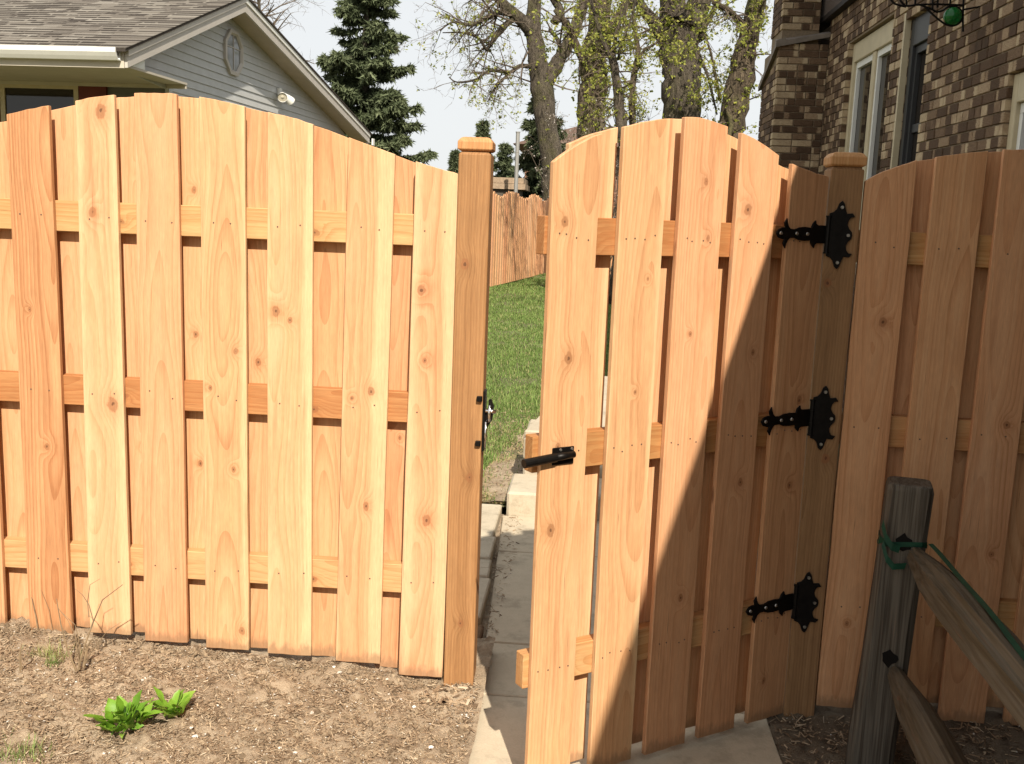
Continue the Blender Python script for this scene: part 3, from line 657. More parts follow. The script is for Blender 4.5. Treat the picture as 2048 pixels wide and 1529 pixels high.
def hinge(zc):
    """spear-ended strap on the gate, shaped leaf on the post, knuckle between them"""
    up = [(-0.205, 0.0), (-0.196, 0.012), (-0.180, 0.017), (-0.172, 0.016), (-0.176, 0.030), (-0.166, 0.043), (-0.163, 0.030), (-0.158, 0.020), (-0.150, 0.013), (-0.132, 0.012), (-0.115, 0.018), (-0.090, 0.020),
          (-0.066, 0.018), (-0.062, 0.030), (-0.050, 0.040), (-0.047, 0.030), (-0.040, 0.026), (-0.004, 0.026)]
    out = up+[(x, -z) for x, z in reversed(up[1:])]
    mm = MB(); mm.prism([(x, zc+z) for x, z in reversed(out)], -0.0065, -0.0012)
    h = mm.build('hinge', M_IRON, GT, bevel=0.0008, fixn=True)
    sc = MB()
    for x in (-0.188, -0.125, -0.082): screw_disc(sc, (x, -0.0065, zc), (0, -1, 0), 0.0058, 0.0025, 10)
    sc.build('screws', M_ZINC, h, kind='stuff')
    k = MB(); k.tube([(0.0, -0.007, zc-0.055), (0.0, -0.007, zc+0.055)], 0.0075, 12)
    for zz in (-0.055, -0.02, 0.018, 0.05): k.tube([(0.0, -0.007, zc+zz), (0.0, -0.007, zc+zz+0.005)], 0.0092, 12)
    k.build('knuckle', M_IRON, h, smooth=False)
    # leaf on the post: drawn in world axes, then turned back into gate space
    r_ = [(0.0, -0.062), (0.012, -0.066), (0.020, -0.075), (0.026, -0.092), (0.034, -0.099), (0.041, -0.090), (0.045, -0.074), (0.050, -0.062), (0.066, -0.064), (0.074, -0.053), (0.062, -0.051), (0.056, -0.042),
          (0.054, -0.030), (0.060, -0.018), (0.068, -0.010), (0.070, 0.0)]
    out = r_+[(x, -z) for x, z in reversed(r_[:-1])]
    mm = MB(); mm.prism([(x+0.004, zc+z) for x, z in out], -0.0105, -0.0053)
    lf = mm.build('hinge_leaf', M_IRON, h, bevel=0.0008, fixn=True); lf.rotation_euler = (0, 0, -GA)
    sc = MB()
    for x, z in ((0.034, 0.080), (0.034, -0.080), (0.058, 0.0)): screw_disc(sc, (x+0.004, -0.0105, zc+z), (0, -1, 0), 0.0055, 0.0025, 10)
    s2 = sc.build('screws', M_ZINC, h, kind='stuff'); s2.rotation_euler = (0, 0, -GA)
for z in (1.490, 0.945, 0.363): hinge(z)
# striker bar of the latch
mm = MB(); mm.box(-0.928, -0.862, -0.0055, -0.0008, 0.884, 0.930)
lb = mm.build('latch_striker', M_IRON, GT, bevel=0.0015)
mm = MB(); mm.tube([(-0.868, -0.014, 0.911), (-0.93, -0.016, 0.908)], [0.009, 0.0105], 14); mm.build('sleeve', M_IRON, lb, smooth=True)
mm = MB(); n_ = 14
mm.tube([(-0.925, -0.016, 0.908), (-1.022, -0.018, 0.901)], [0.0118, 0.0118], n_, cap=False); mm.tube([(-1.022, -0.018, 0.901), (-0.96, -0.0165, 0.9055)], [0.0085, 0.0085], n_, cap=False)
b0 = 0
for k in range(n_):
    k2 = (k+1) % n_; mm.f.append((n_+k2, n_+k, 2*n_+k, 2*n_+k2)); mm.t.append(0.0)
mm.build('striker_tube', M_IRON, lb, smooth=False)
sc = MB()
for x in (-0.87, -0.905): screw_disc(sc, (x, -0.0055, 0.924), (0, -1, 0), 0.004, 0.003, 8)
sc.build('screws', M_ZINC, lb, kind='stuff')

# ---- split rail fence
SR = thing('split_rail_fence', 'weathered grey split rail fence post with two rails in the dark corner', 'fence', (1.285, -0.25, 0))
mm = MB(); ch = 0.014
sec = [(-0.06+ch, -0.055), (0.06-ch, -0.055), (0.06, -0.055+ch), (0.06, 0.055-ch), (0.06-ch, 0.055), (-0.06+ch, 0.055), (-0.06, 0.055-ch), (-0.06, -0.055+ch)]
zs = [(-0.35, 1.06, -0.012), (0.1, 1.05, 0.003), (0.25, 1.0, 0.012), (0.4, 1.0, 0.017), (0.55, 1.0, 0.022), (0.68, 1.0, 0.027), (0.808, 1.0, 0.032), (0.822, 0.95, 0.033), (0.826, 0.86, 0.033)]
vs = []; fs = []
for z, k, sx in zs: vs += [(x*k+sx+rng.normal(0, 0.0012), y*k+rng.normal(0, 0.0012), z) for x, y in sec]
for i in range(len(zs)-1):
    for k in range(8): a, b = i*8+k, i*8+(k+1) % 8; fs.append((a, b, b+8, a+8))
fs += [tuple(reversed(range(8))), tuple((len(zs)-1)*8+k for k in range(8))]
mm.add(vs, fs)
po = put_board(SR, mm, (0, 0, 0), 0.06, 0.1, (0, 0), [], M_GREYWOOD, 'post', rot=(0, 0, R(-14)), bevel=0.0)
for (hx_, hz) in ((0.010, 0.664), (0.004, 0.328)):
    h = MB(); h.prism([(hx_+0.018+0.021*rng.uniform(0.75, 1.2)*math.cos(t), hz+0.024*rng.uniform(0.7, 1.25)*math.sin(t)) for t in np.linspace(0, 2*math.pi, 12, endpoint=False)], -0.0563, -0.053); h.build('mortise', plain('dark_hole', (0.004, 0.003, 0.002), 1.0), po)
def split_rail(z0, z1, L, ang, x0, seed, w0=0.05):
    rg = np.random.default_rng(seed); d = np.array([-math.sin(ang), -math.cos(ang), 0.0]); sd = np.array([d[1], -d[0], 0])*-1
    mm = MB(); n = 22; ns = 14; b = []
    ang_ = 2*math.pi*np.arange(n)/n; lob = 0.98/np.maximum(np.abs(np.cos(ang_+0.5)), np.abs(np.sin(ang_+0.5)))**0.75+rg.normal(0, 0.055, n); lob = np.clip(lob*0.88, 0.7, 1.2)
    for i in range(ns+1):
        t = i/ns; c = np.array([x0, -0.045, z0+(z1-z0)*t])+d*L*t
        rr = w0*(0.5+0.62*min(1, t*7)) if t < 0.2 else w0*(1.12+0.12*math.sin(t*5))
        for k in range(n):
            a = 2*math.pi*k/n; r_ = rr*lob[k]*(1+rg.normal(0, 0.022))
            mm.v.append(tuple(c+sd*math.cos(a)*r_*0.92+np.array([0, 0, 1.0])*math.sin(a)*r_*1.05))
    for i in range(ns):
        for k in range(n): q = i*n; k2 = (k+1) % n; mm.f.append((q+k, q+k2, q+n+k2, q+n+k)); mm.t.append(0)
    mm.f.append(tuple(range(n))); mm.t.append(0); mm.f.append(tuple(ns*n+k for k in reversed(range(n)))); mm.t.append(0)
    # store with local z along the rail so that the grain runs along it
    X = Vector(sd); Z = Vector(d).normalized(); Yv = Z.cross(X).normalized(); X = Yv.cross(Z)
    mt = Matrix(((X.x, Yv.x, Z.x, x0), (X.y, Yv.y, Z.y, 0), (X.z, Yv.z, Z.z, z0), (0, 0, 0, 1))); inv = mt.inverted()
    mm.v = [tuple(inv @ Vector(v)) for v in mm.v]
    o = mm.build('rail', M_MOSSRAIL, SR, fixn=True); o.matrix_local = mt
    o['tone'] = 0.0; o['sap'] = (0.0, 0.0, 0.0); o['foot'] = -9.0
    for i in range(4): o['k%d' % (i+1)] = (0.0, -99.0, 0.0)
split_rail(0.632, 0.625, 1.75, R(2.5), 0.050, 3, 0.047)
split_rail(0.285, 0.25, 1.75, R(3.0), 0.030, 5, 0.043)
tp = thing('green_tape', 'green plastic tape wound round the weathered post and along its upper rail', 'tape', (1.285, -0.25, 0))
mm = MB()
def ribbon(mm, pts, wv):
    b = len(mm.v)
    for p in pts: mm.v.append(tuple(np.asarray(p)-np.asarray(wv)/2)); mm.v.append(tuple(np.asarray(p)+np.asarray(wv)/2))
    for i in range(len(pts)-1): mm.f.append((b+2*i, b+2*i+1, b+2*i+3, b+2*i+2)); mm.t.append(0)
def octo(z, k=1.03, sx=0.027):
    c, s_ = math.cos(R(-14)), math.sin(R(-14)); P = []
    for x, y in sec+sec[:1]: x, y = x*k+sx, y*k; P.append((c*x-s_*y, s_*x+c*y, z))
    return P
P = octo(0.655); ribbon(mm, [(p[0], p[1], p[2]+0.012*math.sin(i*1.1)) for i, p in enumerate(P)], (0, 0, 0.013))
P = octo(0.66, 1.05); ribbon(mm, [(p[0], p[1], p[2]-0.02+0.028*math.sin(i*0.9+0.6)) for i, p in enumerate(P)], (0, 0, 0.012))
ribbon(mm, [(-0.045, -0.05, 0.715), (-0.038, -0.066, 0.68), (-0.02, -0.073, 0.655), (0.0, -0.075, 0.65)], (0.004, 0, 0.02))
ribbon(mm, [(-0.042, -0.058, 0.66), (-0.03, -0.07, 0.62), (-0.012, -0.075, 0.60), (0.02, -0.077, 0.605)], (0.004, 0, 0.018))
mm.build('tape_band', M_ROPE, tp)
mm = MB(); rp = []
for t in np.linspace(0.06, 0.98, 22):
    d = np.array([-math.sin(R(2.5)), -math.cos(R(2.5))])*1.75*t
    rp.append((0.054+d[0]+0.008*math.sin(9*t), -0.045+d[1], 0.692-0.007*t+0.003*math.sin(23*t)))
ribbon(mm, rp, (0.014, 0.0, 0.001)); mm.build('tape_tail', M_ROPE, tp)

# ================================================================== plants and stones in the bed
def leaf(mm, base, dirv, L, W, curl_, tone, roll=0.0):
    d = np.asarray(dirv, float); d /= np.linalg.norm(d)
    sd = np.cross(d, [0, 0, 1.0]); sd /= (np.linalg.norm(sd)+1e-9); u = np.cross(sd, d)
    sd, u = sd*math.cos(roll)+u*math.sin(roll), u*math.cos(roll)-sd*math.sin(roll)
    prof = [(0, 0.06), (0.18, 0.5), (0.4, 0.95), (0.62, 0.85), (0.82, 0.45), (1.0, 0.02)]
    b = len(mm.v)
    for t, w_ in prof:
        c = np.asarray(base)+d*L*t-u*curl_*L*t*t
        e = rng.normal(0, 0.3)*W; sd = sd+rng.normal(0, 0.10, 3)
        mm.v += [tuple(c-sd*W*w_/2+u*W*0.22*w_), tuple(c+u*e*0.3), tuple(c+sd*W*w_/2+u*W*0.22*w_)]
    for i in range(len(prof)-1):
        q = b+3*i
        for k in (0, 1): mm.f.append((q+k, q+k+1, q+k+4, q+k+3)); mm.t.append(float(np.clip(tone+rng.normal(0, 0.06), 0, 1)))
def sprout(px, py, n, spread, lmax, label, hgt):
    Y = -0.2
    for _ in range(12):
        P = at(px, py, Y); z = soil_z(P[0], Y); Y += (P[2]-z)*(-1.2) if abs(P[2]-z) > 1e-4 else 0
        d = ray(px, py); t = (z-CAM[2])/d[2]; P = CAM+d*t; Y = P[1]
    t_ = thing('sprouting_plant', label, 'plant', tuple(P))
    for k in range(n):
        mm = MB(); a = rng.uniform(0, 6.28); rr = spread*math.sqrt(rng.random())
        bx, by = rr*math.cos(a)*1.3, rr*math.sin(a)*0.7
        el = rng.uniform(0.5, 1.5); L = lmax*rng.uniform(0.4, 1.0)
        leaf(mm, (bx, by, rng.uniform(0.0, hgt)), (math.cos(a)*math.cos(el), math.sin(a)*math.cos(el), math.sin(el)), L, L*rng.uniform(0.4, 0.62), rng.uniform(-0.1, 0.6), rng.uniform(0.1, 0.95), rng.normal(0, 0.4))
        mm.build('leaf', M_SPROUT, t_, smooth=True)
    mm = MB()
    for k in range(6): mm.tube([(rng.normal(0, spread*.5), rng.normal(0, spread*.3), -0.01), (rng.normal(0, spread*.6), rng.normal(0, spread*.3), hgt)], 0.002, 5)
    mm.build('stems', M_SPROUT, t_)
sprout(252, 1462, 46, 0.036, 0.085, 'bright green leafy sprout, larger of two, in the dry planting bed', 0.05)
sprout(345, 1432, 26, 0.030, 0.075, 'small bright green sprout just right of the larger leafy sprout', 0.03)
def on_soil(px, py, zf=soil_z):
    z = 0.03
    for _ in range(6):
        d = ray(px, py); P = CAM+d*((z-CAM[2])/d[2]); z = zf(P[0], P[1])
    return P
def twig_plant(name, px, py, stems, label, mat=M_STEM, extra=False):
    P = on_soil(px, py); t_ = thing(name, label, 'plant', tuple(P))
    for pts, r0 in stems:
        mm = MB(); q = []
        for (qx, qy, off) in pts:
            W_ = at(qx, qy, P[1]+off); q.append(tuple(W_-P))
        mm.tube(q, list(np.linspace(r0, r0*0.35, len(q))), 5); mm.build('stem', mat, t_)
    return t_
twig_plant('dead_shrub', 155, 1345, [
    ([(155, 1348, 0), (135, 1300, 0), (122, 1250, -.01), (113, 1198, -.02)], 0.0035), ([(155, 1345, 0), (170, 1290, 0), (187, 1243, .02), (205, 1200, .01), (245, 1170, 0)], 0.0035),
    ([(187, 1243, .02), (178, 1210, .02), (165, 1190, .02), (150, 1178, .03)], 0.002), ([(178, 1235, .02), (175, 1205, .02), (180, 1170, .02), (200, 1158, .02)], 0.0018),
    ([(150, 1320, 0), (158, 1280, 0), (150, 1250, 0), (120, 1222, 0)], 0.002), ([(160, 1330, 0), (150, 1270, -.02), (135, 1240, -.02), (115, 1215, -.02)], 0.0016),
    ([(165, 1340, 0), (185, 1300, -.02), (215, 1262, -.02), (242, 1245, -.02)], 0.0015), ([(158, 1340, 0), (160, 1290, .01), (148, 1268, .01)], 0.004), ([(168, 1335, 0), (174, 1295, .01), (182, 1280, .01)], 0.005)],
    'bare branching twigs of a dead shrub against the fence foot')
twig_plant('dead_stalk', 40, 1345, [([(42, 1348, 0), (40, 1310, 0), (43, 1288, 0)], 0.005), ([(42, 1345, 0), (50, 1325, 0.01), (58, 1318, .02)], 0.0015)], 'short pale broken stalk at the left edge of the bed')
twig_plant('dead_stalk', 80, 1262, [([(82, 1300, 0), (72, 1235, 0), (63, 1195, 0)], 0.0028), ([(110, 1290, 0), (98, 1220, 0), (82, 1180, 0)], 0.0012)], 'thin dark bare stalk leaning before the leftmost whole picket')
twig_plant('dry_grass_tuft', 545, 1402, [([(545, 1405, 0), (535, 1380, 0), (520, 1355, 0)], 0.0012), ([(548, 1405, 0), (540, 1375, 0), (528, 1348, 0)], 0.001), ([(547, 1404, 0), (542, 1385, 0), (538, 1365, 0)], 0.001)], 'small tuft of dry stems alone in the middle of the bed')
# weed tufts
def tuft(px, py, n, h, spread, label, tones):
    P = on_soil(px, py); mm = MB()
    for _ in range(n):
        x, y = rng.normal(0, spread), rng.normal(0, spread*0.7); a = rng.uniform(0, 6.28); hh = h*rng.uniform(0.4, 1)
        b = np.array([x, y, 0.0]); tip = b+np.array([math.cos(a)*hh*0.6, math.sin(a)*hh*0.6, hh]); sd = np.array([-math.sin(a), math.cos(a), 0])*0.0013
        mm.add([tuple(b-sd), tuple(b+sd), tuple(tip)], [(0, 1, 2)], rng.uniform(*tones))
    o = mm.build('grass_tuft', M_GRASS, loc=tuple(P)); return tag(o, label, 'grass', kind='stuff')
tuft(40, 1512, 130, 0.05, 0.045, 'thin green grass tuft in the bottom left corner', (0.3, 1.0))
tuft(108, 1330, 60, 0.035, 0.012, 'tiny green weed beside the dead shrub', (0.2, 0.8))
tuft(100, 1315, 160, 0.05, 0.035, 'dry yellowish weeds left of the dead shrub', (0.85, 1.0))
# pale stones
for (px, py, r_, lab) in [(383, 1457, 7, 'upper of two pale stones right below the small sprout'), (390, 1475, 9, 'lower, larger of two pale stones right below the small sprout'), (136, 1361, 7, 'pale stone lying below the foot of the dead shrub'),
        (175, 1331, 5, 'pale stone tucked beside the right stem of the dead shrub'), (60, 1433, 6, 'left of two pale stones left of the larger sprout'), (78, 1436, 5, 'right of two pale stones left of the larger sprout'),
        (560, 1498, 7, 'left of two pale stones at the bottom middle of the bed'), (590, 1508, 8, 'right of two pale stones at the bottom middle of the bed'), (678, 1347, 8, 'larger pale stone under the sixth whole picket of the left fence'),
        (668, 1335, 6, 'smaller pale stone touching the sixth whole picket of the left fence'), (622, 1428, 9, 'larger of two pale stones below the dry stem tuft'), (619, 1415, 5, 'smaller of two pale stones below the dry stem tuft'),
        (774, 1360, 6, 'pale stone left of the last picket before the gate post'), (862, 1496, 8, 'pale stone near the path edge at the bottom of the picture'), (905, 1412, 6, 'pale stone just in front of the left gate post'),
        (828, 1415, 6, 'pale stone below the last picket before the gate post'), (208, 1508, 5, 'pale stone below the larger sprout at the bottom edge'), (285, 1362, 6, 'pale stone between the dead shrub and the sprouts')]:
    P = on_soil(px, py); rr = r_*depth_scale(P)*0.75
    bm = bmesh.new(); bmesh.ops.create_icosphere(bm, subdivisions=1, radius=rr)
    for v in bm.verts: v.co = Vector((v.co.x*rng.uniform(0.8, 1.35), v.co.y*rng.uniform(0.7, 1.1), v.co.z*rng.uniform(0.4, 0.75)))
    me = bpy.data.meshes.new('pebble'); bm.to_mesh(me); bm.free(); me.materials.append(M_STONE)
    a = me.attributes.new('tone', 'FLOAT', 'FACE'); a.data.foreach_set('value', np.full(len(me.polygons), rng.uniform(0.5, 1.0), dtype=np.float32))
    o = bpy.data.objects.new('pebble', me); o.location = (P[0], P[1], P[2]+rr*0.25); o.rotation_euler = (0, 0, rng.uniform(0, 6)); link(o)
    tag(o, lab, 'stone', 'pale stones in the planting bed')

# ================================================================== neighbour's house on the left
NH = thing('house', 'grey sided neighbouring house with shingled gable roof and white gutter', 'house', (-4.7719, 9.2418, 0), -R(2.5))
def zf(s_): return 2.89+(s_+1.56)*0.3636          # underside of the front rake
def zb(s_): return 4.09-(s_-1.74)*0.191           # underside of the back rake
def under(s_): return min(zf(s_), zb(s_))
mm = MB(); out = [(-1.5, 2.95), (7.65, 2.95)]
wall = MB()
o_ = [(0.0, 0.0), (7.6, 0.0), (7.6, zb(7.6)), (1.74, 4.09), (-1.5, zf(-1.5)), (-1.5, 2.935), (0.0, 2.935)]
n = len(o_); wall.add([(-0.012, s_, z) for s_, z in o_]+[(-0.2, s_, z) for s_, z in o_], [tuple(range(n)), tuple(reversed(range(n, 2*n)))]+[((i+1) % n, i, n+i, n+(i+1) % n) for i in range(n)])
gw = wall.build('gable_wall', M_SIDING, NH, fixn=True)
z = 1.93; EXP = 0.1016; flip = 0
while z < 4.0:
    def lim(zz):
        lo = 0.05 if zz < 2.93 else max(-1.46, (zz-2.89)/0.3636-1.56); hi = min(7.58, 1.74+(4.09-zz)/0.191); return lo, hi
    a0, a1 = lim(z+0.004); b0_, b1 = lim(min(z+EXP, 4.08))
    if z >= 2.93 or z+EXP < 2.94: pass
    if a1-a0 > 0.1:
        mm = MB(); zt = z+EXP+0.004
        mm.add([(0.013, a0, z), (0.013, a1, z), (0.0005, b1, zt), (0.0005, b0_, zt), (-0.011, a0, z), (-0.011, a1, z), (-0.011, b1, zt), (-0.011, b0_, zt)],
               [(0,1,2,3),(4,7,6,5),(0,4,5,1),(1,5,6,2),(2,6,7,3),(3,7,4,0)])
        mm.build('siding_board', M_SIDING, gw)
    z += EXP; flip += 1
mm = MB(); mm.box(-0.03, 0.022, -0.005, 0.085, 0, 2.93); mm.build('corner_trim', M_SIDING, NH)
# front wall under the eave, with window and shutter
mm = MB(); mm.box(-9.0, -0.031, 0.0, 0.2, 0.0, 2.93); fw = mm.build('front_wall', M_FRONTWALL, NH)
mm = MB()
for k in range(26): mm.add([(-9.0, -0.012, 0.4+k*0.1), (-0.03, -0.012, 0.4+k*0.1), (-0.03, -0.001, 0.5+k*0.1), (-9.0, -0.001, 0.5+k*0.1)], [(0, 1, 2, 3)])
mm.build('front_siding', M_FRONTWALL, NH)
wx0, wx1 = -2.08, -1.18
win = MB(); win.box(wx0, wx1, -0.03, -0.015, 1.2, 2.82); win = win.build('window', M_GLASS, NH)
for (a, b, c, d) in ((wx0-0.06, wx1+0.06, 2.82, 2.88), (wx0-0.06, wx0, 1.2, 2.819), (wx1, wx1+0.06, 1.2, 2.819)):
    mm = MB(); mm.box(a, b, -0.05, -0.014, c, d); mm.build('frame', M_TAN, win)
mm = MB(); mm.box(wx1+0.065, wx1+0.42, -0.05, -0.014, 1.2, 2.86); sh = mm.build('shutter', M_SHUTTER, NH)
mm = MB(); mm.box(wx0-0.42, wx0-0.065, -0.05, -0.014, 1.2, 2.86); mm.build('shutter', M_SHUTTER, NH)
# eave soffit, fascia, gutter
mm = MB(); mm.box(-9.0, 0.26, -1.53, -0.02, 2.905, 2.93); mm.build('eave_soffit', M_SOFFIT2, NH)
mm = MB(); mm.box(-9.0, 0.255, -0.06, -0.02, 2.86, 2.903); mm.build('frieze', M_SOFFIT2, NH)
mm = MB(); mm.box(-9.0, 0.265, -1.57, -1.535, 2.885, 3.06); mm.build('fascia', M_SOFFIT2, NH)
mm = MB(); pr = [(-1.572, 2.955), (-1.572, 3.075), (-1.578, 3.075), (-1.60, 2.965), (-1.63, 2.965), (-1.655, 3.00), (-1.675, 3.04), (-1.675, 3.078), (-1.695, 3.078), (-1.695, 3.03), (-1.668, 2.99), (-1.64, 2.955)]
n = len(pr); mm.add([(-9.0, s_, z) for s_, z in pr]+[(0.235, s_, z) for s_, z in pr], [tuple(range(n)), tuple(reversed(range(n, 2*n)))]+[((i+1) % n, i, n+i, n+(i+1) % n) for i in range(n)])
mm.build('gutter', M_WHITE, NH, fixn=True)
# rake boards and soffits
def slab(name, mat, n0, n1, line, t0, t1):
    mm = MB(); (s0, z0), (s1, z1) = line
    mm.add([(n0, s0, z0+t0), (n0, s1, z1+t0), (n0, s1, z1+t1), (n0, s0, z0+t1), (n1, s0, z0+t0), (n1, s1, z1+t0), (n1, s1, z1+t1), (n1, s0, z0+t1)],
           [(0,1,2,3),(7,6,5,4),(0,4,5,1),(1,5,6,2),(2,6,7,3),(3,7,4,0)])
    return mm.build(name, mat, NH, fixn=True)
frl = ((-1.56, 2.89), (1.74, 4.09)); brl = ((1.74, 4.09), (8.35, zb(8.35)))
slab('rake_board', M_TRIMGREY, 0.268, 0.30, frl, 0.0, 0.185); slab('rake_board', M_TRIMGREY, 0.268, 0.30, brl, 0.0, 0.185)
slab('rake_trim', M_WHITE, 0.301, 0.315, brl, 0.12, 0.19); slab('rake_trim', M_TRIMGREY, 0.301, 0.315, frl, 0.12, 0.19)
slab('rake_soffit', M_SOFFIT, 0.001, 0.267, ((-1.5, zf(-1.5)), (1.74, 4.09)), 0.004, 0.03); slab('rake_soffit', M_SOFFIT, 0.001, 0.267, ((1.74, 4.09), (8.3, zb(8.3))), 0.004, 0.03)
mm = MB(); mm.box(0.03, 0.262, -1.5, -1.1, 2.9305, 3.03); mm.build('eave_return', M_WHITE, NH)
# roof
roof = slab('roof', M_SHINGLE, -9.0, 0.33, ((-1.66, 2.89-0.036), (1.74, 4.09)), 0.186, 0.215); slab('roof', M_SHINGLE, -9.0, 0.33, ((1.74, 4.09), (8.45, zb(8.45))), 0.186, 0.215)
mm = MB(); nrow = 27; L0 = 3.6; hyp = math.hypot(3.4, 1.236); ux, uz = 3.4/hyp, 1.236/hyp
for i in range(nrow):
    d0 = i*hyp/nrow; x = 0.335-rng.uniform(0, 0.25)
    first = True
    while x > -8.9:
        wdt = rng.uniform(0.13, 0.36); dd = d0-rng.uniform(0, 0.02); th = rng.uniform(0.004, 0.011)
        x0_ = x-wdt; xe = min(0.335, x) if not first else 0.335; first = False
        def PT(xx, d, h): return (xx, -1.66+ux*d-uz*h, 3.07+uz*d+ux*h)
        dt = d0+hyp/nrow+0.02
        mm.add([PT(x0_, dd, 0.0), PT(xe, dd, 0.0), PT(xe, dt, 0.001), PT(x0_, dt, 0.001), PT(x0_, dd, th), PT(xe, dd, th), PT(xe, dt, 0.003), PT(x0_, dt, 0.003)],
               [(4,5,6,7),(0,1,5,4),(1,2,6,5),(3,0,4,7)], float(np.clip(rng.normal(0.55, 0.2), 0, 1)))
        if rng.random() < 0.72:
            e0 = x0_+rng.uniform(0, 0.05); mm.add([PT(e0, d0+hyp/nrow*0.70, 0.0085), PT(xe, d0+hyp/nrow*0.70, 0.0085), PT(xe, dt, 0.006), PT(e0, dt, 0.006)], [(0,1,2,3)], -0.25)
        x = x0_
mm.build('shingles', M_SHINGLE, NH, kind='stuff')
mm = MB(); mm.tube([(-3.95, -0.75, 3.3), (-3.95, -0.75, 3.55)], 0.035, 10); mm.tube([(-3.95, -0.75, 3.53), (-3.95, -0.75, 3.57)], 0.05, 10); mm.build('vent_pipe', M_WHITE, NH)
# octagon window
cs, cz, Wd, Hd = 2.0, 3.59, 0.32, 0.30
def octp(k, kz=None): return [(cs+Wd*k*math.cos(R(22.5+45*i))/math.cos(R(22.5)), cz+Hd*k*math.sin(R(22.5+45*i))/math.cos(R(22.5))) for i in range(8)]
mm = MB(); mm.add([(0.022, a, b) for a, b in octp(0.80)], [tuple(range(8))]); ow = mm.build('octagon_window', M_GLASS2, NH)
mm = MB(); A, B, C = octp(1.0), octp(0.78), octp(0.86)
for i in range(8):
    j = (i+1) % 8
    mm.add([(0.0, *A[i]), (0.0, *A[j]), (0.045, *A[j]), (0.045, *A[i]), (0.05, *C[i]), (0.05, *C[j]), (0.02, *B[j]), (0.02, *B[i])], [(0,1,2,3),(3,2,5,4),(4,5,6,7)])
mm.build('frame', M_TRIMGREY, ow, fixn=True)
mm = MB(); mm.box(0.022, 0.03, cs-0.006, cs+0.006, cz-0.24, cz+0.24); mm.box(0.0225, 0.031, cs-0.25, cs+0.25, cz+0.06, cz+0.072); mm.build('muntin', M_TRIMGREY, ow)
# flood light
fl = MB(); fl.box(0.012, 0.06, 3.78, 3.88, 3.20, 3.34); fl = fl.build('flood_light', M_WHITE, NH, bevel=0.005)
for sgn, (dx, dy, dz) in ((-1, (0.30, -0.85, -0.42)), (1, (0.35, 0.75, -0.55))):
    d = np.array([dx, dy, dz]); d /= np.linalg.norm(d); c = np.array([0.10, 3.83+sgn*0.05, 3.25])
    mm = MB(); mm.tube([c-d*0.02, c+d*0.03, c+d*0.06, c+d*0.14, c+d*0.165], [0.025, 0.035, 0.05, 0.072, 0.075], 16, cap=False); lh = mm.build('lamp_head', M_WHITE, fl, smooth=True)
    mm = MB(); mm.tube([c+d*0.148, c+d*0.152], [0.069, 0.066], 16); mm.tube([c+d*0.152, c+d*0.162], [0.03, 0.012], 12); mm.build('lens', plain('lamp_lens', (0.5, 0.46, 0.36), 0.15), lh)
    mm = MB(); mm.tube([(0.05, 3.83+sgn*0.02, 3.26), c], 0.012, 8); mm.build('arm', M_WHITE, fl)
mm = MB()
for nx in (0.20, 0.33): mm.box(nx, nx+0.03, 8.40, 8.52, 2.80, 2.93)
mm.build('gutter_end', M_WHITE, NH)

# ================================================================== brick house on the right
BH = thing('house', 'dark brown brick house with tan windows and chimney on the right', 'house', (0, 0, 0))
XW = 2.70; CH, BL = 0.0675, 0.203; ZB, ZT = 1.05, 3.55
openings = [(5.46, 6.90, 1.2, 3.19), (4.56, 5.13, 1.2, 3.10), (1.55, 3.03, 1.2, 2.40)]
Y0, Y1 = 0.55, 7.72
def rects_minus(y0, y1, z0, z1, ops):
    ysq = sorted({y0, y1, *[v for o in ops for v in o[:2]]}); R_ = []
    for a, b in zip(ysq[:-1], ysq[1:]):
        inside = [o for o in ops if o[0] <= a and o[1] >= b]
        if not inside: R_.append((a, b, z0, z1))
        else:
            o = inside[0]
            if o[2] > z0: R_.append((a, b, z0, o[2]))
            if o[3] < z1: R_.append((a, b, o[3], z1))
    return R_
mm = MB()
for (a, b, c, d) in rects_minus(Y0, Y1, ZB, ZT, [(o[0]-0.006, o[1]+0.006, o[2], o[3]+0.006) for o in openings]): mm.box(XW+0.009, XW+0.10, a, b, c, d)
wallp = mm.build('wall', M_MORTAR, BH)
mm = MB(); mm.box(XW+0.0, XW+0.1, -8.0, Y0-0.001, -0.2, 5.6); mm.box(XW, XW+0.1, Y1+0.9, 9.0, -0.2, 5.6); mm.box(XW+0.011, XW+0.09, Y0, Y1+0.9, -0.2, ZB-0.001); mm.build('wall', M_BRICKWALL, BH)
for y_ in (8.9, -8.0):
    mm = MB(); mm.box(XW+0.1, 9.0, y_, y_+0.1, -0.2, 5.6); mm.build('end_wall', M_BRICKWALL, BH)
mm = MB(); mm.box(XW+0.32, XW+0.36, 0.4, 8.8, 0.0, 5.5); mm.build('interior', plain('dark_room', (0.02, 0.018, 0.016), 0.9), BH)
cand = []   # (size in the photo, kind, x, y0, y1, z) one tuple per brick
zc = ZB; row = 0
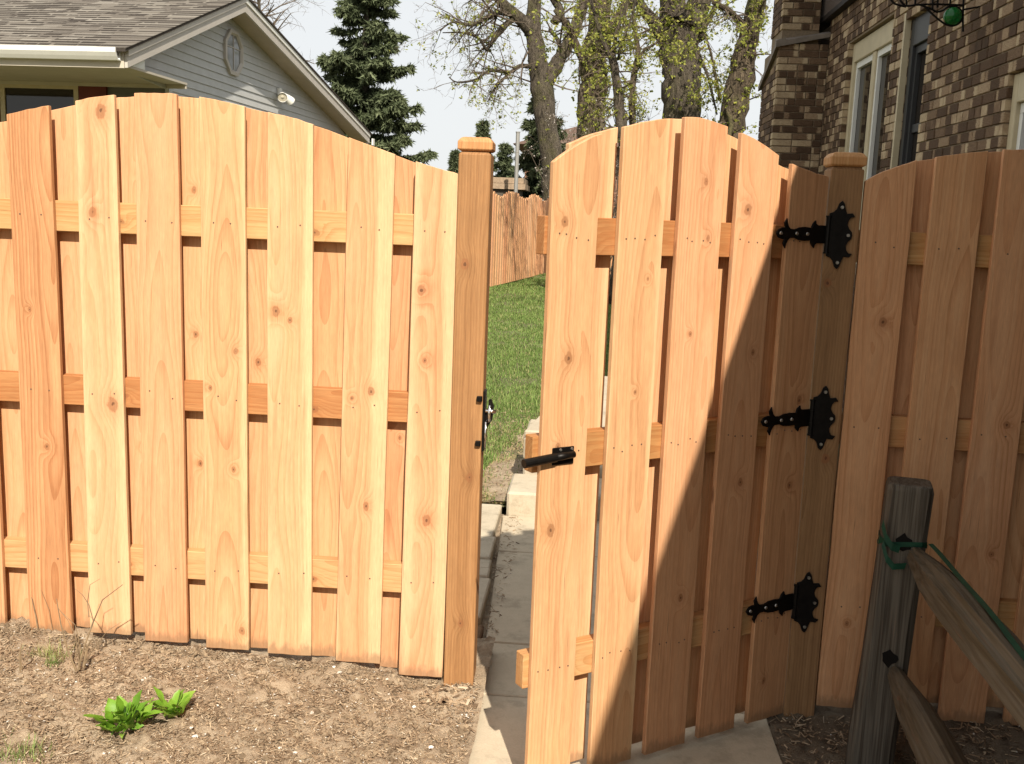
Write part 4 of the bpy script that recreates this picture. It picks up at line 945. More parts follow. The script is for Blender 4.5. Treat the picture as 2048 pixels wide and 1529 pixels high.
while zc+CH <= ZT+0.001:
    y = Y0-(BL/2 if row % 2 else 0.0)
    if row % 6 == 5: y = Y0
    while y < Y1:
        bl = BL if row % 6 != 5 else BL/2
        a, b = max(y, Y0)+0.005, min(y+bl, Y1)-0.005; y += bl
        if rng.random() < 0.0: continue
        segs = [(a, b)]
        for (o0, o1, oz0, oz1) in openings:
            if zc+CH*0.5 > oz0 and zc+CH*0.5 < oz1:
                ns = []
                for (p, q) in segs:
                    if q <= o0 or p >= o1: ns.append((p, q)); continue
                    if p < o0-0.02: ns.append((p, o0))
                    if q > o1+0.02: ns.append((o1, q))
                segs = ns
        for (p, q) in segs:
            if q-p < 0.03: continue
            P1, P2 = project((XW, p, zc+CH/2)), project((XW, q, zc+CH/2))
            vis = P1[0] > 1580 and P2[0] < 2075 and -30 < P1[1] < 420
            cand.append((abs(P1[0]-P2[0])*(1 if vis else 0.01), 'w', p, q, zc))
    zc += CH; row += 1
# chimney
CX0, CX1, CY0, CY1 = 2.205, XW, 7.72, 8.62; SZ = 3.30
mm = MB(); mm.box(CX0+0.009, CX1+0.009, CY0+0.009, CY1-0.009, -0.1, SZ); mm.box(CX0+0.03, 2.60, CY0+0.06, CY1-0.25, SZ, 7.2); chp = mm.build('chimney', M_MORTAR, BH)
mm = MB()
mm.add([(CX0-0.03, CY0-0.03, SZ-0.02), (CX1, CY0-0.03, SZ+0.09), (CX1, CY0-0.03, SZ+0.13), (CX0-0.03, CY0-0.03, SZ+0.03), (CX0-0.03, CY0+0.08, SZ+0.02), (CX1, CY0+0.08, SZ+0.12), (CX1, CY0+0.08, SZ+0.16), (CX0-0.03, CY0+0.08, SZ+0.07)],
       [(0,1,2,3),(7,6,5,4),(0,4,5,1),(1,5,6,2),(2,6,7,3),(3,7,4,0)])
mm.add([(CX0-0.035, CY0-0.031, SZ-0.02), (CX0+0.06, CY0-0.031, SZ+0.02), (CX0+0.06, CY1+0.03, SZ-0.30), (CX0-0.035, CY1+0.03, SZ-0.34), (CX0-0.035, CY0-0.031, SZ+0.04), (CX0+0.06, CY0-0.031, SZ+0.08), (CX0+0.06, CY1+0.03, SZ-0.24), (CX0-0.035, CY1+0.03, SZ-0.28)],
       [(3,2,1,0),(4,5,6,7),(0,1,5,4),(1,2,6,5),(2,3,7,6),(3,0,4,7)])
mm.build('shoulder_cap', M_CAPSTONE, chp, fixn=True)
zc = 1.3; row = 0
while zc < 4.3:
    up = zc > SZ-0.02
    if up and zc < SZ+0.12: zc += CH; row += 1; continue
    x0c, x1c, y0c, y1c = (CX0, CX1, CY0, CY1) if not up else (CX0+0.02, 2.60, CY0+0.05, CY1-0.25)
    x = x0c-(BL/2 if row % 2 else 0)
    while x < x1c:
        bl = BL if rng.random() < 0.7 else BL/2
        a, b = max(x, x0c)+(0.004 if x > x0c else 0), min(x+bl, x1c)-0.005; x += bl
        if b-a > 0.03: cand.append((abs(b-a)/depth_scale((a, y0c, zc)), 'f', a, b, zc, y0c))
    y = y0c+0.10-(BL/2 if row % 2 == 0 else 0)
    while y < y1c:
        a, b = max(y, y0c+0.102)+0.005, min(y+BL, y1c)-0.005; y += BL
        if b-a > 0.03 and not (zc > SZ-0.3 and not up and zc+CH > SZ-0.02-0.36*(b-y0c)): cand.append((4.0, 's', a, b, zc, x0c))
    zc += CH; row += 1
cand.sort(key=lambda c: -c[0])
unit = MB(); unit.box(-0.5, 0.5, -0.5, 0.5, -0.5, 0.5); unit_me = unit.mesh('brick'); 
bm = bmesh.new(); bm.from_mesh(unit_me); bmesh.ops.bevel(bm, geom=list(bm.edges), offset=0.045, segments=1, affect='EDGES'); bm.to_mesh(unit_me); bm.free(); unit_me.materials.append(M_BRICK)
jb_w, jb_c = MB(), MB()
def brick_tone():
    u = rng.random()
    return rng.uniform(0.12, 0.36) if u < 0.56 else (rng.uniform(0.36, 0.6) if u < 0.76 else rng.uniform(0.62, 0.92))
for k, c in enumerate(cand):
    zz0, zz1 = c[4]+0.0045, c[4]+CH-0.0045; pr_ = rng.uniform(0.0, 0.004)
    if c[1] == 'w': bx = (XW-pr_, XW+0.098, c[2], c[3])
    elif c[1] == 'f': bx = (c[2], c[3], c[5]-pr_, c[5]+0.095)
    else: bx = (c[5]-pr_, c[5]+0.095, c[2], c[3])
    tone = brick_tone()
    if c[1] == 'f' and abs(c[2]-CX0) < 0.03 and rng.random() < 0.55: tone = 0.92
    if c[1] == 'w' and any(abs(c[2]-o[1]) < 0.01 or abs(c[3]-o[0]) < 0.01 for o in openings): tone = rng.choice([0.3, 0.95])
    if k < 300:
        o = bpy.data.objects.new('brick', unit_me); o.location = ((bx[0]+bx[1])/2, (bx[2]+bx[3])/2, (zz0+zz1)/2); o.scale = (bx[1]-bx[0], bx[3]-bx[2], zz1-zz0)
        link(o, wallp if c[1] == 'w' else chp); o['tone'] = float(tone)
        sg = float(rng.choice([-1, 1, 0], p=[0.36, 0.36, 0.28])); o['flash'] = (0.0, sg, 0.0) if c[1] == 'w' else (sg, 0.0, 0.0)
    elif c[1] == 'w' and rng.random() < 0.6 and tone < 0.7 and bx[3]-bx[2] > 0.12:
        cut = bx[2]+(bx[3]-bx[2])*0.72; jb_w.box(bx[0], bx[1], bx[2], cut, zz0, zz1, tone); jb_w.box(bx[0], bx[1], cut, bx[3], zz0, zz1, min(0.95, tone+0.5))
    else: (jb_w if c[1] == 'w' else jb_c).box(*bx, zz0, zz1, tone)
jb_w.build('bricks', M_BRICKJ, wallp, kind='stuff'); jb_c.build('bricks', M_BRICKJ, chp, kind='stuff')
# upper storey: brown ribbed siding above a dark trim
mm = MB(); mm.box(XW-0.05, XW+0.1, -8.0, 9.0, 3.60, 5.6); us = mm.build('upper_siding', M_BROWNSIDE, BH)
mm = MB(); yy = 5.8
while yy < 8.9: mm.box(XW-0.058, XW-0.05, yy, yy+0.014, 3.605, 5.0); yy += 0.028
mm.build('ribs', M_BROWNSIDE, us, kind='stuff')
mm = MB(); mm.box(XW-0.07, XW+0.05, -7.9, 8.9, 3.552, 3.598); mm.build('trim_board', plain('dark_trim', (0.02, 0.015, 0.012), 0.6), BH)
mm = MB(); mm.add([(2.3, -8.6, 5.6), (2.3, 9.5, 5.6), (7.0, 9.5, 7.6), (7.0, -8.6, 7.6), (2.3, -8.6, 5.76), (2.3, 9.5, 5.76), (7.0, 9.5, 7.76), (7.0, -8.6, 7.76)],
                  [(3,2,1,0),(4,5,6,7),(0,1,5,4),(1,2,6,5),(2,3,7,6),(3,0,4,7)])
mm.build('roof', M_SHINGLE, BH, fixn=True)
# unseen low wing, added to block sky light; its eave throws the gate's slanting shadow
EZ = 2.5; EX = 0.503+0.304*EZ
mm = MB(); mm.box(1.74, XW-0.001, -8.2, -0.55, -0.2, EZ+0.05); mm.build('added_wing_wall', M_BRICKWALL, BH)
mm = MB(); mm.add([(EX, -8.6, EZ), (EX, -0.25, EZ), (2.69, -0.25, EZ+0.5), (2.69, -8.6, EZ+0.5), (EX, -8.6, EZ+0.14), (EX, -0.25, EZ+0.14), (2.69, -0.25, EZ+0.64), (2.69, -8.6, EZ+0.64)],
                  [(3,2,1,0),(4,5,6,7),(0,1,5,4),(1,2,6,5),(2,3,7,6),(3,0,4,7)])
mm.build('added_wing_roof', M_SHINGLE, BH, fixn=True)
# windows
def win(y0, y1, z0, z1, fm, rec, mull, gl, sash=True, head=0.0):
    mm = MB(); mm.box(XW+rec+0.03, XW+rec+0.04, y0, y1, z0, z1); wn = mm.build('window', gl, BH)
    f = 0.07
    for (a, b, c, d) in ((y0, y0+f, z0, z1-0.001), (y1-f, y1, z0, z1-0.001), (y0+f+0.001, y1-f-0.001, z1-f-head, z1-0.001)):
        m_ = MB(); m_.box(XW+rec-0.03, XW+rec+0.03, a, b, c, d); m_.build('frame', fm, wn, bevel=0.004)
    for yc in mull:
        m_ = MB(); m_.box(XW+rec-0.02, XW+rec+0.029, yc-0.05, yc+0.05, z0, z1-f-head-0.002); m_.build('mullion', fm, wn, bevel=0.004)
    ed = [y0+f]+[v for yc in mull for v in (yc-0.05, yc+0.05)]+[y1-f]
    if sash:
        for a, b in zip(ed[::2], ed[1::2]):
            for (p, q, c, d) in ((a+0.001, a+0.045, z0, z1-f-head-0.06), (b-0.045, b-0.001, z0, z1-f-head-0.06), (a+0.001, b-0.001, z1-f-head-0.058, z1-f-head-0.004)):
                m_ = MB(); m_.box(XW+rec-0.004, XW+rec+0.028, p, q, c, d); m_.build('sash', M_WHITE if fm is M_TAN else fm, wn)
    return wn
win(5.463, 6.897, 1.2, 3.187, M_TAN, 0.075, [6.18], M_GLASS, True, 0.10)
wn2 = win(4.563, 5.127, 1.2, 3.097, M_DARKFRAME, 0.075, [], M_GLASS, True, 0.15)
mm = MB(); mm.box(XW+0.085, XW+0.11, 4.63, 5.06, 2.24, 2.30); mm.build('sash', M_DARKFRAME, wn2)
mm = MB(); mm.box(XW-0.004, XW+0.04, 5.128, 5.165, 1.2, 3.13); mm.build('frame', M_TAN, wn2)
win(1.553, 3.027, 1.2, 2.397, M_TAN, 0.06, [2.3], M_GLASS, True, 0.09)
# wrought iron bracket with a green glass roundel
gl_c = at(1905, 33, 3.6); br = thing('iron_bracket', 'black wrought iron scroll bracket with a green glass ball on the brick wall', 'bracket', tuple(gl_c))
def bp(px, py): return tuple(at(px, py, 3.6)-gl_c)
mm = MB()
for pts in ([(1800, 0), (1812, 12), (1835, 10), (1848, 13), (1862, 26), (1878, 40), (1892, 49), (1906, 52), (1919, 46), (1926, 34), (1921, 20), (1909, 13), (1895, 15), (1886, 21), (1874, 24), (1862, 18), (1850, 14)],
            [(1812, 0), (1814, 10)], [(1830, 9), (1833, -20)], [(1865, 20), (1866, -20)], [(1875, 16), (1876, -20)], [(1838, 10), (1870, 9), (1925, 11)], [(1926, 64), (1926, 30), (1928, -20)], [(1780, -3), (1790, 8), (1812, 14)], [(1900, 14), (1902, -20)]):
    q = smoothcurve([bp(*p) for p in pts]); mm.tube(q, 0.0065, 6)
wallbar = [np.array(bp(1926, 20)), np.array([XW-gl_c[0]-0.002, 0.0, bp(1926, 20)[2]+0.02])]
mm.tube(wallbar, 0.006, 6)
mm.build('scroll', M_IRON, br)
bm = bmesh.new(); bmesh.ops.create_uvsphere(bm, u_segments=20, v_segments=12, radius=0.054)
me = bpy.data.meshes.new('glass_ball'); bm.to_mesh(me); bm.free(); me.materials.append(M_GREENGLASS); me.polygons.foreach_set('use_smooth', [True]*len(me.polygons))
o = bpy.data.objects.new('glass_ball', me); link(o, br)

# ================================================================== back garden
# far cedar fence
FA, FB = np.array([-2.15, 14.6]), np.array([-0.66, 24.6])
ff = thing('cedar_fence', 'far cedar picket fence with scalloped top along the lawn', 'fence', (FA[0], FA[1], 0), math.atan2(FB[1]-FA[1], FB[0]-FA[0]))
Lf = float(np.linalg.norm(FB-FA)); kx = 0.0; i = 0
shared = []
for v in range(6):
    wd = 0.14; hh = 1.86; out = [(-wd/2, 0.0), (wd/2, 0.0), (wd/2, hh-0.05)]+[(wd/2*math.cos(t), hh-0.05+0.05*math.sin(t)) for t in np.linspace(0.3, math.pi-0.3, 5)]+[(-wd/2, hh-0.05)]
    m_ = MB(); m_.prism(out, 0, 0.018); me = m_.mesh('picket'); me.materials.append(M_CEDAR); shared.append(me)
while kx < Lf:
    o = bpy.data.objects.new('picket', shared[i % 6]); link(o, ff)
    o.location = (kx, -0.03 if i % 2 == 0 else 0.026, 0.02); o.scale = (1, 1, 1.05+0.035*math.sin(kx*2.6)+rng.normal(0, 0.006))
    o['tone'] = float(rng.normal(0.0, 0.12)); o['sap'] = (0.0, 0.0, 0.0); o['foot'] = -9.0
    for q in range(4): o['k%d' % (q+1)] = (0.0, -99.0, 0.0)
    kx += 0.105; i += 1
for z in (0.35, 1.0, 1.6): rail(ff, 'rail', (0, -0.012, z), (Lf, -0.012, z), 0.09, 0.036, M_RAIL)
f2 = thing('cedar_fence', 'shaded brown fence across the far end of the lawn', 'fence', (FB[0]-0.05, FB[1]+0.3, 0))
for i in range(22):
    o = bpy.data.objects.new('picket', shared[i % 6]); link(o, f2); o.location = (i*0.15, 0.0, 0.02); o.scale = (1, 1, 1.0+rng.normal(0, 0.008))
    o['tone'] = float(rng.normal(0.25, 0.1)); o['sap'] = (0.0, 0.0, 0.0); o['foot'] = -9.0
    for q in range(4): o['k%d' % (q+1)] = (0.0, -99.0, 0.0)
# shed beyond the fence, and a steel pole
c = at(1000, 372, 27.0); sh = thing('shed', 'grey weathered plank shed roof showing over the far fence', 'shed', (c[0]-1.2, 27.0, 0))
mm = MB(); mm.box(0, 1.75, 0, 2.0, 0.0, 2.25); mm.build('wall', M_GREYWOOD, sh)
for k in range(2):
    mm = MB(); z = 2.26+0.17*k; mm.box(-0.1, 1.95-0.06*k, -0.12+0.05*k, 2.1, z, z+0.16); o = mm.build('roof_plank', plain('shed_plank', (0.30, 0.22, 0.15), 0.9, 0, 14, 0.25), sh)
a = at(1036, 266, 25.5); mm = MB(); mm.tube([(a[0], 25.5, 0), (a[0], 25.5, a[2])], 0.055, 10); mm.tube([(a[0], 25.5, a[2]), (a[0], 25.5, a[2]+0.03)], 0.065, 10)
tag(mm.build('steel_pole', M_PIPE, smooth=False), 'plain grey steel pole standing behind the far fence', 'pole')
# distant house
c = at(1215, 281, 48.0); DH = thing('house', 'distant brick house with low brown roof behind the trees', 'house', (c[0], 48.0, 0))
hz = c[2]
mm = MB(); mm.box(-4, 4, 0, 6, 0, hz-0.35); mm.build('wall', plain('far_brick', (0.22, 0.12, 0.08), 0.9, 0, 30, 0.3), DH)
mm = MB(); mm.add([(-4.6, -0.6, hz-0.35), (4.6, -0.6, hz-0.35), (4.6, 6.6, hz-0.35), (-4.6, 6.6, hz-0.35), (-1.5, 3, hz+0.9), (3.0, 3, hz+0.9)], [(0,1,5,4),(1,2,5),(2,3,4,5),(3,0,4),(3,2,1,0)]); mm.build('roof', plain('brown_roof', (0.12, 0.075, 0.055), 0.9, 0, 8, 0.2), DH, fixn=True)
for x in (-2.4, 0.2, 2.2):
    mm = MB(); mm.box(x, x+0.9, -0.03, -0.005, hz-1.7, hz-0.7); mm.build('window', M_GLASS, DH)

# ------------------------------------------------------------------ trees
def catmull(pts, seg=5):
    P = [np.array(p, float) for p in pts]; out = []
    for i in range(len(P)-1):
        a, b, c, d = P[max(i-1, 0)], P[i], P[i+1], P[min(i+2, len(P)-1)]
        for t in np.linspace(0, 1, seg, endpoint=False): out.append(0.5*((2*b)+(-a+c)*t+(2*a-5*b+4*c-d)*t*t+(-a+3*b-3*c+d)*t**3))
    out.append(P[-1]); return out
def leaf_cluster(mm, p, n, size, rg, tone0=0.5, droop=0.8):
    for _ in range(n):
        a = rg.uniform(0, 6.28); el = rg.normal(-droop*0.6, 0.5)
        d = np.array([math.cos(a)*math.cos(el), math.sin(a)*math.cos(el), math.sin(el)]); sd = np.cross(d, rg.normal(0, 1, 3)); sd /= (np.linalg.norm(sd)+1e-9)
        L = size*rg.uniform(0.5, 1.2); W = L*rg.uniform(0.25, 0.42); b = p+rg.normal(0, size*0.35, 3); m_ = b+d*L*0.5
        mm.add([tuple(b), tuple(m_-sd*W), tuple(b+d*L), tuple(m_+sd*W)], [(0, 1, 2, 3)], float(np.clip(tone0+rg.normal(0, 0.22), 0, 1)))
def grow(tw, lf, p, d, L, r, lvl, rg, leafy, lsize, droop=0.0, kk=1.0):
    """twig with side twigs; fills tw (wood) and lf (leaves)"""
    n = max(3, int(L/0.22/kk)); pts = [p]; dd = d/np.linalg.norm(d)
    for i in range(n):
        dd = dd+rg.normal(0, 0.17, 3)+np.array([0, 0, -droop*0.06+0.02]); dd /= np.linalg.norm(dd); pts.append(pts[-1]+dd*L/n)
    rad = np.linspace(r, r*0.35, len(pts)); tw.tube(pts, list(rad), 4 if r > 0.008 else 3, cap=False)
    if lvl <= 0:
        if rg.random() < leafy: leaf_cluster(lf, pts[-1], rg.integers(4, 9), lsize*0.75, rg, rg.uniform(0.3, 0.8))
        return
    for i in range(1, len(pts)):
        k = 1 if rg.random() < 0.75 else 2
        for _ in range(k):
            ax = rg.normal(0, 1, 3); nd = dd*0.55+ax*0.55+np.array([0, 0, 0.12-droop*0.25]); nd /= np.linalg.norm(nd)
            grow(tw, lf, pts[i], nd, L*rg.uniform(0.32, 0.55), max(rad[i]*0.55, 0.0032*kk), lvl-1, rg, leafy, lsize, droop, kk)
        if rg.random() < leafy*0.25: leaf_cluster(lf, pts[i], rg.integers(2, 6), lsize*0.75, rg, rg.uniform(0.3, 0.8))
def tree(label, base_px, Y, limbs, seed, bark, twigs, leafy=0.5, lsize=0.07, trunk_leaves=0, group='bare spring trees behind the gate'):
    rg = np.random.default_rng(seed); B = at(base_px[0], base_px[1], Y); B = np.array([B[0], Y, 0.0]); kk = (Y+3.06)/20.0
    T = thing('deciduous_tree', label, 'tree', tuple(B), 0, group)
    wood, tw, lf = MB(), MB(), MB(); lines = []
    for li, limb in enumerate(limbs):
        pts, rad = [], []
        for (px, py, dy, rp) in limb:
            P = at(px, py, Y+dy); pts.append(P-B); rad.append(rp*depth_scale(P))
        if li == 0:
            g = pts[0].copy(); g[2] = -0.1; g[:2] *= 0.6; pts = [g]+pts; rad = [rad[0]*1.25]+rad
        q = catmull([np.append(p, r_) for p, r_ in zip(pts, rad)])
        pp = [v[:3]+(rg.normal(0, 1, 3)*v[3]*0.06) for v in q]; rr = [max(0.004, v[3]*(1+rg.normal(0, 0.05))) for v in q]
        wood.tube(pp, rr, 12 if rad[0] > 0.1 else 7); lines.append((pp, rr))
    wo = wood.build('trunk', bark, T, smooth=True)
    for (li, n, L, t0, bias) in twigs:
        pp, rr = lines[li]
        for _ in range(n):
            i = int(np.clip(rg.uniform(t0, 1.0)*(len(pp)-1), 0, len(pp)-1)); d = rg.normal(0, 1, 3)*np.array([1, 0.7, 0.7])+np.asarray(bias)
            if leafy > 0.4: leaf_cluster(lf, pp[i]+d*0.05, 1, lsize*kk, rg)
            grow(tw, lf, pp[i], d, kk*L*rg.uniform(0.6, 1.2), kk*max(0.006, min(0.022, rr[i]*0.3)), 2, rg, leafy, lsize*kk, 0.6, kk)
    for _ in range(trunk_leaves):
        li = 0 if rg.random() < 0.8 else rg.integers(0, len(lines)); pp, rr = lines[li]; i = rg.integers(len(pp)//4, len(pp)); a = rg.uniform(math.pi, 2*math.pi)
        p = pp[i]+np.array([math.cos(a), math.sin(a), 0])*rr[i]*rg.uniform(0.9, 1.4)+np.array([0, 0, rg.uniform(-0.2, 0.2)])
        leaf_cluster(lf, p, rg.integers(3, 8), lsize, rg, rg.uniform(0.3, 0.9))
    if tw.f: tw.build('twigs', M_TWIG, T)
    if lf.f: lf.build('crown', M_LEAF, T)
    return T
tree('forked grey tree with bare twiggy branches reaching left over the lawn', (1103, 400), 27.0, [
    [(1108, 420, 0, 25), (1104, 330, 0, 23), (1090, 230, 0, 21), (1081, 160, 0, 22), (1071, 90, 0, 18), (1067, 40, 0, 15), (1078, -60, 0, 11)],
    [(1090, 170, 0, 17), (1112, 130, .2, 15), (1135, 90, .3, 13), (1155, 45, .4, 12), (1180, -40, .5, 10)],
    [(1066, 70, 0, 16), (1048, 45, -.2, 13), (1018, 20, -.3, 11), (985, -15, -.4, 9), (940, -60, -.5, 6)],
    [(1040, 30, -.2, 6), (1005, 55, -.4, 5.5), (985, 85, -.5, 4.5), (972, 102, -.5, 3)],
    [(1015, 20, -.3, 5), (980, 32, -.5, 4.5), (945, 50, -.7, 3.5), (905, 45, -.8, 2), (880, 62, -.8, 1.4)],
    [(1075, 135, 0, 5), (1040, 132, -.3, 4), (1020, 145, -.4, 3.5), (980, 142, -.5, 3), (950, 160, -.6, 2.4), (915, 165, -.7, 1.6), (898, 155, -.7, 1)],
    [(1020, 146, -.4, 3), (1000, 165, -.5, 2.4), (985, 185, -.6, 1.6), (975, 205, -.6, 1)],
    [(972, 100, -.5, 3), (955, 75, -.6, 2.4), (925, 66, -.7, 1.8), (885, 66, -.8, 1)],
    [(1108, 45, .2, 9), (1122, 25, .3, 8), (1095, -20, .2, 8)],
    [(1078, 160, 0, 8), (1120, 100, .5, 5), (1100, 60, .8, 4)]], 21, M_BARK,
    [(2, 14, 0.9, 0.2, (-1.2, 0, 0.1)), (3, 14, 0.65, 0.15, (-1, 0, -0.5)), (4, 24, 0.7, 0.1, (-0.6, 0, 0.0)), (5, 30, 0.62, 0.12, (-0.5, 0, -0.3)), (6, 9, 0.5, 0.2, (0, 0, -1)), (7, 12, 0.55, 0.15, (-0.5, 0, 0.2)), (0, 5, 0.9, 0.5, (-0.4, -0.4, 0)), (1, 10, 0.9, 0.1, (0.3, -0.5, 0.1)), (8, 5, 0.8, 0.2, (0, -0.3, 0.2)), (9, 5, 0.7, .3, (0, -.4, .2))],
    0.22, 0.07, 26)
tree('warm brown tree trunk with yellow green leaves right of the forked tree', (1180, 300), 21.0, [
    [(1185, 330, 0, 30), (1180, 260, 0, 28), (1185, 180, 0, 27), (1190, 110, 0, 25), (1200, 40, 0, 23), (1205, -60, 0, 20)],
    [(1195, 110, 0, 16), (1215, 70, -.3, 13), (1240, 30, -.5, 11), (1262, -10, -.6, 9), (1290, -60, -.6, 7)],
    [(1185, 150, 0, 10), (1160, 110, -.3, 8), (1140, 60, -.4, 7), (1110, 20, -.4, 5)]], 22, M_BARK2,
    [(0, 14, 1.0, 0.3, (0, -1.0, 0.0)), (1, 12, 1.0, 0.1, (0.3, -0.5, -0.2)), (2, 8, 1.0, 0.1, (-0.3, -0.5, 0.2))], 0.75, 0.085, 70)
tree('slender forked sapling between the two thick trunks', (1245, 300), 15.0, [
    [(1250, 330, 0, 13), (1243, 260, 0, 12), (1236, 190, 0, 10), (1228, 130, 0, 8), (1215, 100, 0, 6), (1200, 70, 0, 4)],
    [(1240, 220, 0, 5), (1228, 130, .1, 4.5), (1232, 70, .1, 4), (1250, 20, .1, 3.5), (1265, -30, .1, 3)],
    [(1236, 120, 0, 3), (1245, 80, -.1, 2.6), (1262, 40, -.1, 2.2), (1275, -20, -.1, 2)],
    [(1200, 70, 0, 4), (1178, -10, 0, 3.6), (1150, -90, 0, 3.2), (1115, -140, .3, 2.6), (1075, -165, .5, 1.8)], [(1165, -50, 0, 3), (1160, -150, .6, 2.6), (1130, -220, 1.2, 1.8)]], 23, M_BARK,
    [(3, 34, 0.9, 0.25, (-0.3, 0.2, 0.1)), (4, 22, 0.9, 0.2, (-0.3, 0.2, 0.2)), (0, 16, 0.7, 0.3, (0, -0.3, 0.2)), (1, 12, 0.7, 0.2, (0.1, -0.3, 0.1))], 0.6, 0.07, 26)
tree('thin leaning sapling with yellow leaves left of the thickest trunk', (1275, 300), 15.6, [
    [(1272, 330, 0, 8), (1264, 230, 0, 7.5), (1266, 160, 0, 6.5), (1276, 110, 0, 5.5), (1270, 60, 0, 4.5), (1262, -20, 0, 4)],
    [(1268, 150, 0, 4), (1285, 105, 0, 3), (1310, 88, 0, 2.2), (1330, 70, 0, 1.5)]], 24, M_BARK2,
    [(0, 20, 0.65, 0.25, (0, -0.2, 0.1)), (1, 6, 0.5, 0.2, (0.2, 0, -0.2))], 0.8, 0.075, 20)
tree('thickest grey brown trunk rising straight behind the gate arch', (1365, 300), 18.0, [
    [(1366, 330, 0, 40), (1364, 240, 0, 39), (1362, 160, 0, 40), (1360, 90, 0, 42), (1362, 50, 0, 44), (1345, 10, 0, 26), (1338, -70, 0, 22)],
    [(1372, 80, 0, 26), (1388, 40, .1, 24), (1400, 0, .2, 22), (1408, -70, .3, 18)],
    [(1335, 90, 0, 16), (1312, 50, -.2, 13), (1285, 15, -.3, 10), (1265, -30, -.3, 8)],
    [(1398, 110, 0, 4), (1415, 150, -.3, 3), (1425, 190, -.4, 2.4), (1434, 230, -.4, 1.8)],
    [(1405, 60, .1, 6), (1430, 15, 0, 5), (1450, -30, 0, 4)]], 25, M_BARK,
    [(0, 12, 0.9, 0.4, (0, -1.0, 0)), (1, 8, 0.9, 0.2, (0.6, -0.5, 0)), (2, 10, 0.9, 0.1, (-0.4, -0.4, -0.1)), (3, 8, 0.6, 0.2, (0.3, 0, -0.2)), (4, 6, 0.8, .2, (.4, 0, 0))], 0.6, 0.08, 75)
tree('leaning trunk tilted right beside the brick chimney', (1445, 300), 16.0, [
    [(1450, 330, 0, 26), (1462, 250, 0, 27), (1478, 170, 0, 26), (1493, 95, 0, 23), (1510, 20, 0, 19), (1525, -60, 0, 15)],
    [(1482, 45, 0, 7), (1462, 25, -.2, 6), (1440, 12, -.3, 5), (1425, 5, -.3, 4)],
    [(1455, 215, -.2, 6), (1462, 250, -.3, 5), (1452, 300, -.4, 5)],
    [(1440, 200, -.1, 4), (1430, 150, -.3, 3), (1420, 100, -.3, 2.4), (1408, 70, -.3, 2)]], 26, M_BARK2,
    [(0, 14, 0.8, 0.2, (-0.2, -0.9, 0)), (1, 8, 0.8, 0.2, (-0.3, 0, -0.2)), (3, 9, 0.6, 0.2, (-0.2, 0, 0))], 0.7, 0.075, 55)
tree('faint bare treetop behind the neighbouring house ridge', (520, 60), 34.0, [
    [(525, 200, 0, 5), (524, 100, 0, 4), (520, 40, 0, 3.4), (515, -30, 0, 3)], [(521, 60, 0, 2), (535, 30, 0, 1.6), (548, 10, 0, 1)]], 27, M_BARK,
    [(0, 16, 1.0, 0.4, (0.3, 0, 0.3)), (1, 6, 0.8, 0.2, (0.3, 0, 0))], 0.0, 0.05)

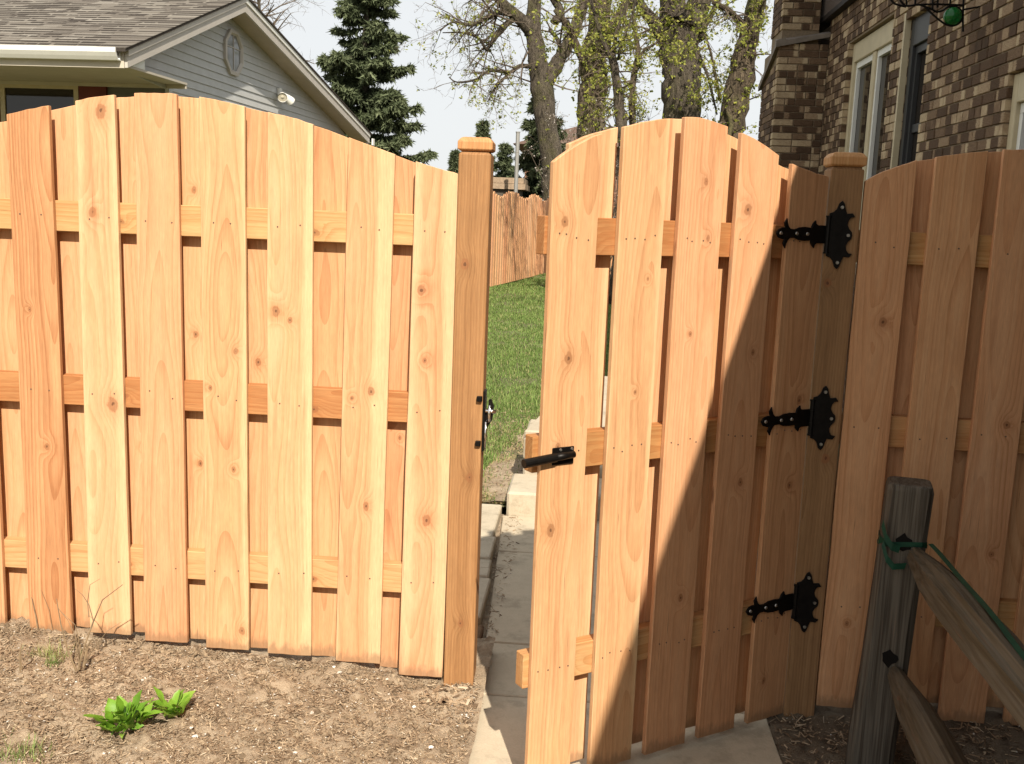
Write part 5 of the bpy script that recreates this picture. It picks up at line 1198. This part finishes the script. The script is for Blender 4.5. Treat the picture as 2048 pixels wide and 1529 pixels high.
def spruce(label, px_axis, top_py, base_py, Y, half_px, seed, ntier, cut=None, dense=1.0, group='evergreens behind the fence', name='spruce_tree', needle=1.0):
    """conifer: trunk, boughs in whorls, each carrying hanging sprays"""
    rg = np.random.default_rng(seed); Tp = at(px_axis, top_py, Y); k = depth_scale(Tp); H = Tp[2]; zlow = max(0.3, at(px_axis, base_py, Y)[2])
    T = thing(name, label, 'tree', (Tp[0], Y, 0), 0, group); wood, lf = MB(), MB()
    wood.tube([(0, 0, -0.1), (0, 0, H*0.5), (0, 0, H)], [0.022*H+0.03, 0.013*H+0.02, 0.012], 8)
    for t in range(ntier):
        f = (t+rg.uniform(0.2, 0.8))/ntier; z = H-(H-zlow)*f**0.9
        R0 = half_px*k*(0.06+0.94*f**0.85); nb = int(8+4*rg.random())
        a0 = rg.uniform(0, 6.28)
        for b in range(nb):
            a = a0+6.283*b/nb+rg.normal(0, 0.3); L = R0*rg.uniform(0.55, 1.15); z = H-(H-zlow)*np.clip(f+rg.normal(0, 0.9/ntier), 0, 1.02)**0.9
            pts = []
            sag = rg.uniform(0.12, 0.32)
            for i in range(7):
                u = i/6; pts.append(np.array([math.cos(a)*L*u, math.sin(a)*L*u, z-sag*L*u+0.22*L*u*u*u+rg.normal(0, 0.012)]))
            wood.tube(pts, list(np.linspace(0.018+0.006*L, 0.004, 7)), 4, cap=False)
            ns = int((14+34*L)*dense); PA = np.array(pts)
            u = rg.uniform(0.06, 1.0, ns)**0.85; i = np.minimum(5, (u*6).astype(int)); p = PA[i]+(PA[i+1]-PA[i])*(u*6-i)[:, None]
            sa = a+rg.choice([-1, 1], ns)*rg.uniform(0.2, 1.2, ns); sl = (0.10+0.15*L*(1-u*0.45))*rg.uniform(0.5, 1.15, ns)
            dr = np.stack([np.cos(sa), np.sin(sa), rg.normal(-0.45, 0.28, ns)], 1); dr /= np.linalg.norm(dr, axis=1)[:, None]
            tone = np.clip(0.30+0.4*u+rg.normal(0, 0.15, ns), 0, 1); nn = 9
            v = (np.arange(nn)[None, :]+rg.random((ns, nn)))/nn
            c = p[:, None, :]+dr[:, None, :]*(sl[:, None]*v)[..., None]; c[..., 2] -= 0.25*sl[:, None]*v*v
            nd = dr[:, None, :]*0.7+rg.normal(0, 0.5, (ns, nn, 3))+np.array([0, 0, -0.15]); nd /= np.linalg.norm(nd, axis=2)[..., None]
            sw = np.cross(nd, rg.normal(0, 1, (ns, nn, 3))); sw /= (np.linalg.norm(sw, axis=2)[..., None]+1e-9)
            nl = 0.085*needle*rg.uniform(0.6, 1.25, (ns, nn, 1)); wv = 0.016*needle
            V = np.stack([c-sw*wv, c+sw*wv, c+nd*nl], 2).reshape(-1, 3, 3)
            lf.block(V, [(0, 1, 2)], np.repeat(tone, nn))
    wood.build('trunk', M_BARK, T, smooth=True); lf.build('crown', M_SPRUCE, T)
    return T
spruce('tall dark green spruce behind the grey gabled house', 735, -150, 430, 26.0, 168, 31, 22, dense=1.6, needle=1.9)
spruce('dark spruce behind the forked tree', 1088, 165, 470, 30.0, 95, 32, 20, dense=1.5, needle=1.8)
spruce('low dark spruce left of the steel pole', 1010, 292, 480, 33.0, 60, 33, 12, dense=1.6, needle=1.9)
spruce('small distant evergreen peeking over the left gate post', 968, 245, 440, 40.0, 40, 34, 16, dense=1.6, needle=2.2)
spruce('tiny distant evergreen left of the left gate post', 912, 305, 440, 40.0, 26, 35, 14, dense=1.6, needle=2.2)
# blossoming shrub beyond the gate
c = at(1195, 300, 13.0); bs = thing('blossom_shrub', 'pale blossoming shrub just over the left shoulder of the gate', 'shrub', (c[0], 13.0, 0)); rg = np.random.default_rng(44)
tw, lf = MB(), MB(); top = at(1195, 245, 13.0)[2]
for _ in range(26):
    d = np.array([rg.normal(0.08, 0.25), rg.normal(0, 0.25), 1.0]); L = top*rg.uniform(0.75, 1.08); pts = [np.zeros(3)]
    for i in range(8): d = d+rg.normal(0, 0.07, 3); pts.append(pts[-1]+d/np.linalg.norm(d)*L/8)
    tw.tube(pts, list(np.linspace(0.012, 0.003, 9)), 4, cap=False)
    for i in range(4, 9):
        for _ in range(9):
            p = pts[i]+rg.normal(0, 0.09, 3); q = p+rg.normal(0, 0.06, 3); tw.tube([pts[i], p, q], [0.003, 0.0025, 0.002], 3, cap=False)
            for z_ in (p, q): leaf_cluster(lf, z_, 2, 0.026, rg, rg.uniform(0.2, 0.9), 0.0)
tw.build('stems', M_TWIG, bs); lf.build('blossoms', M_BLOSSOM, bs)
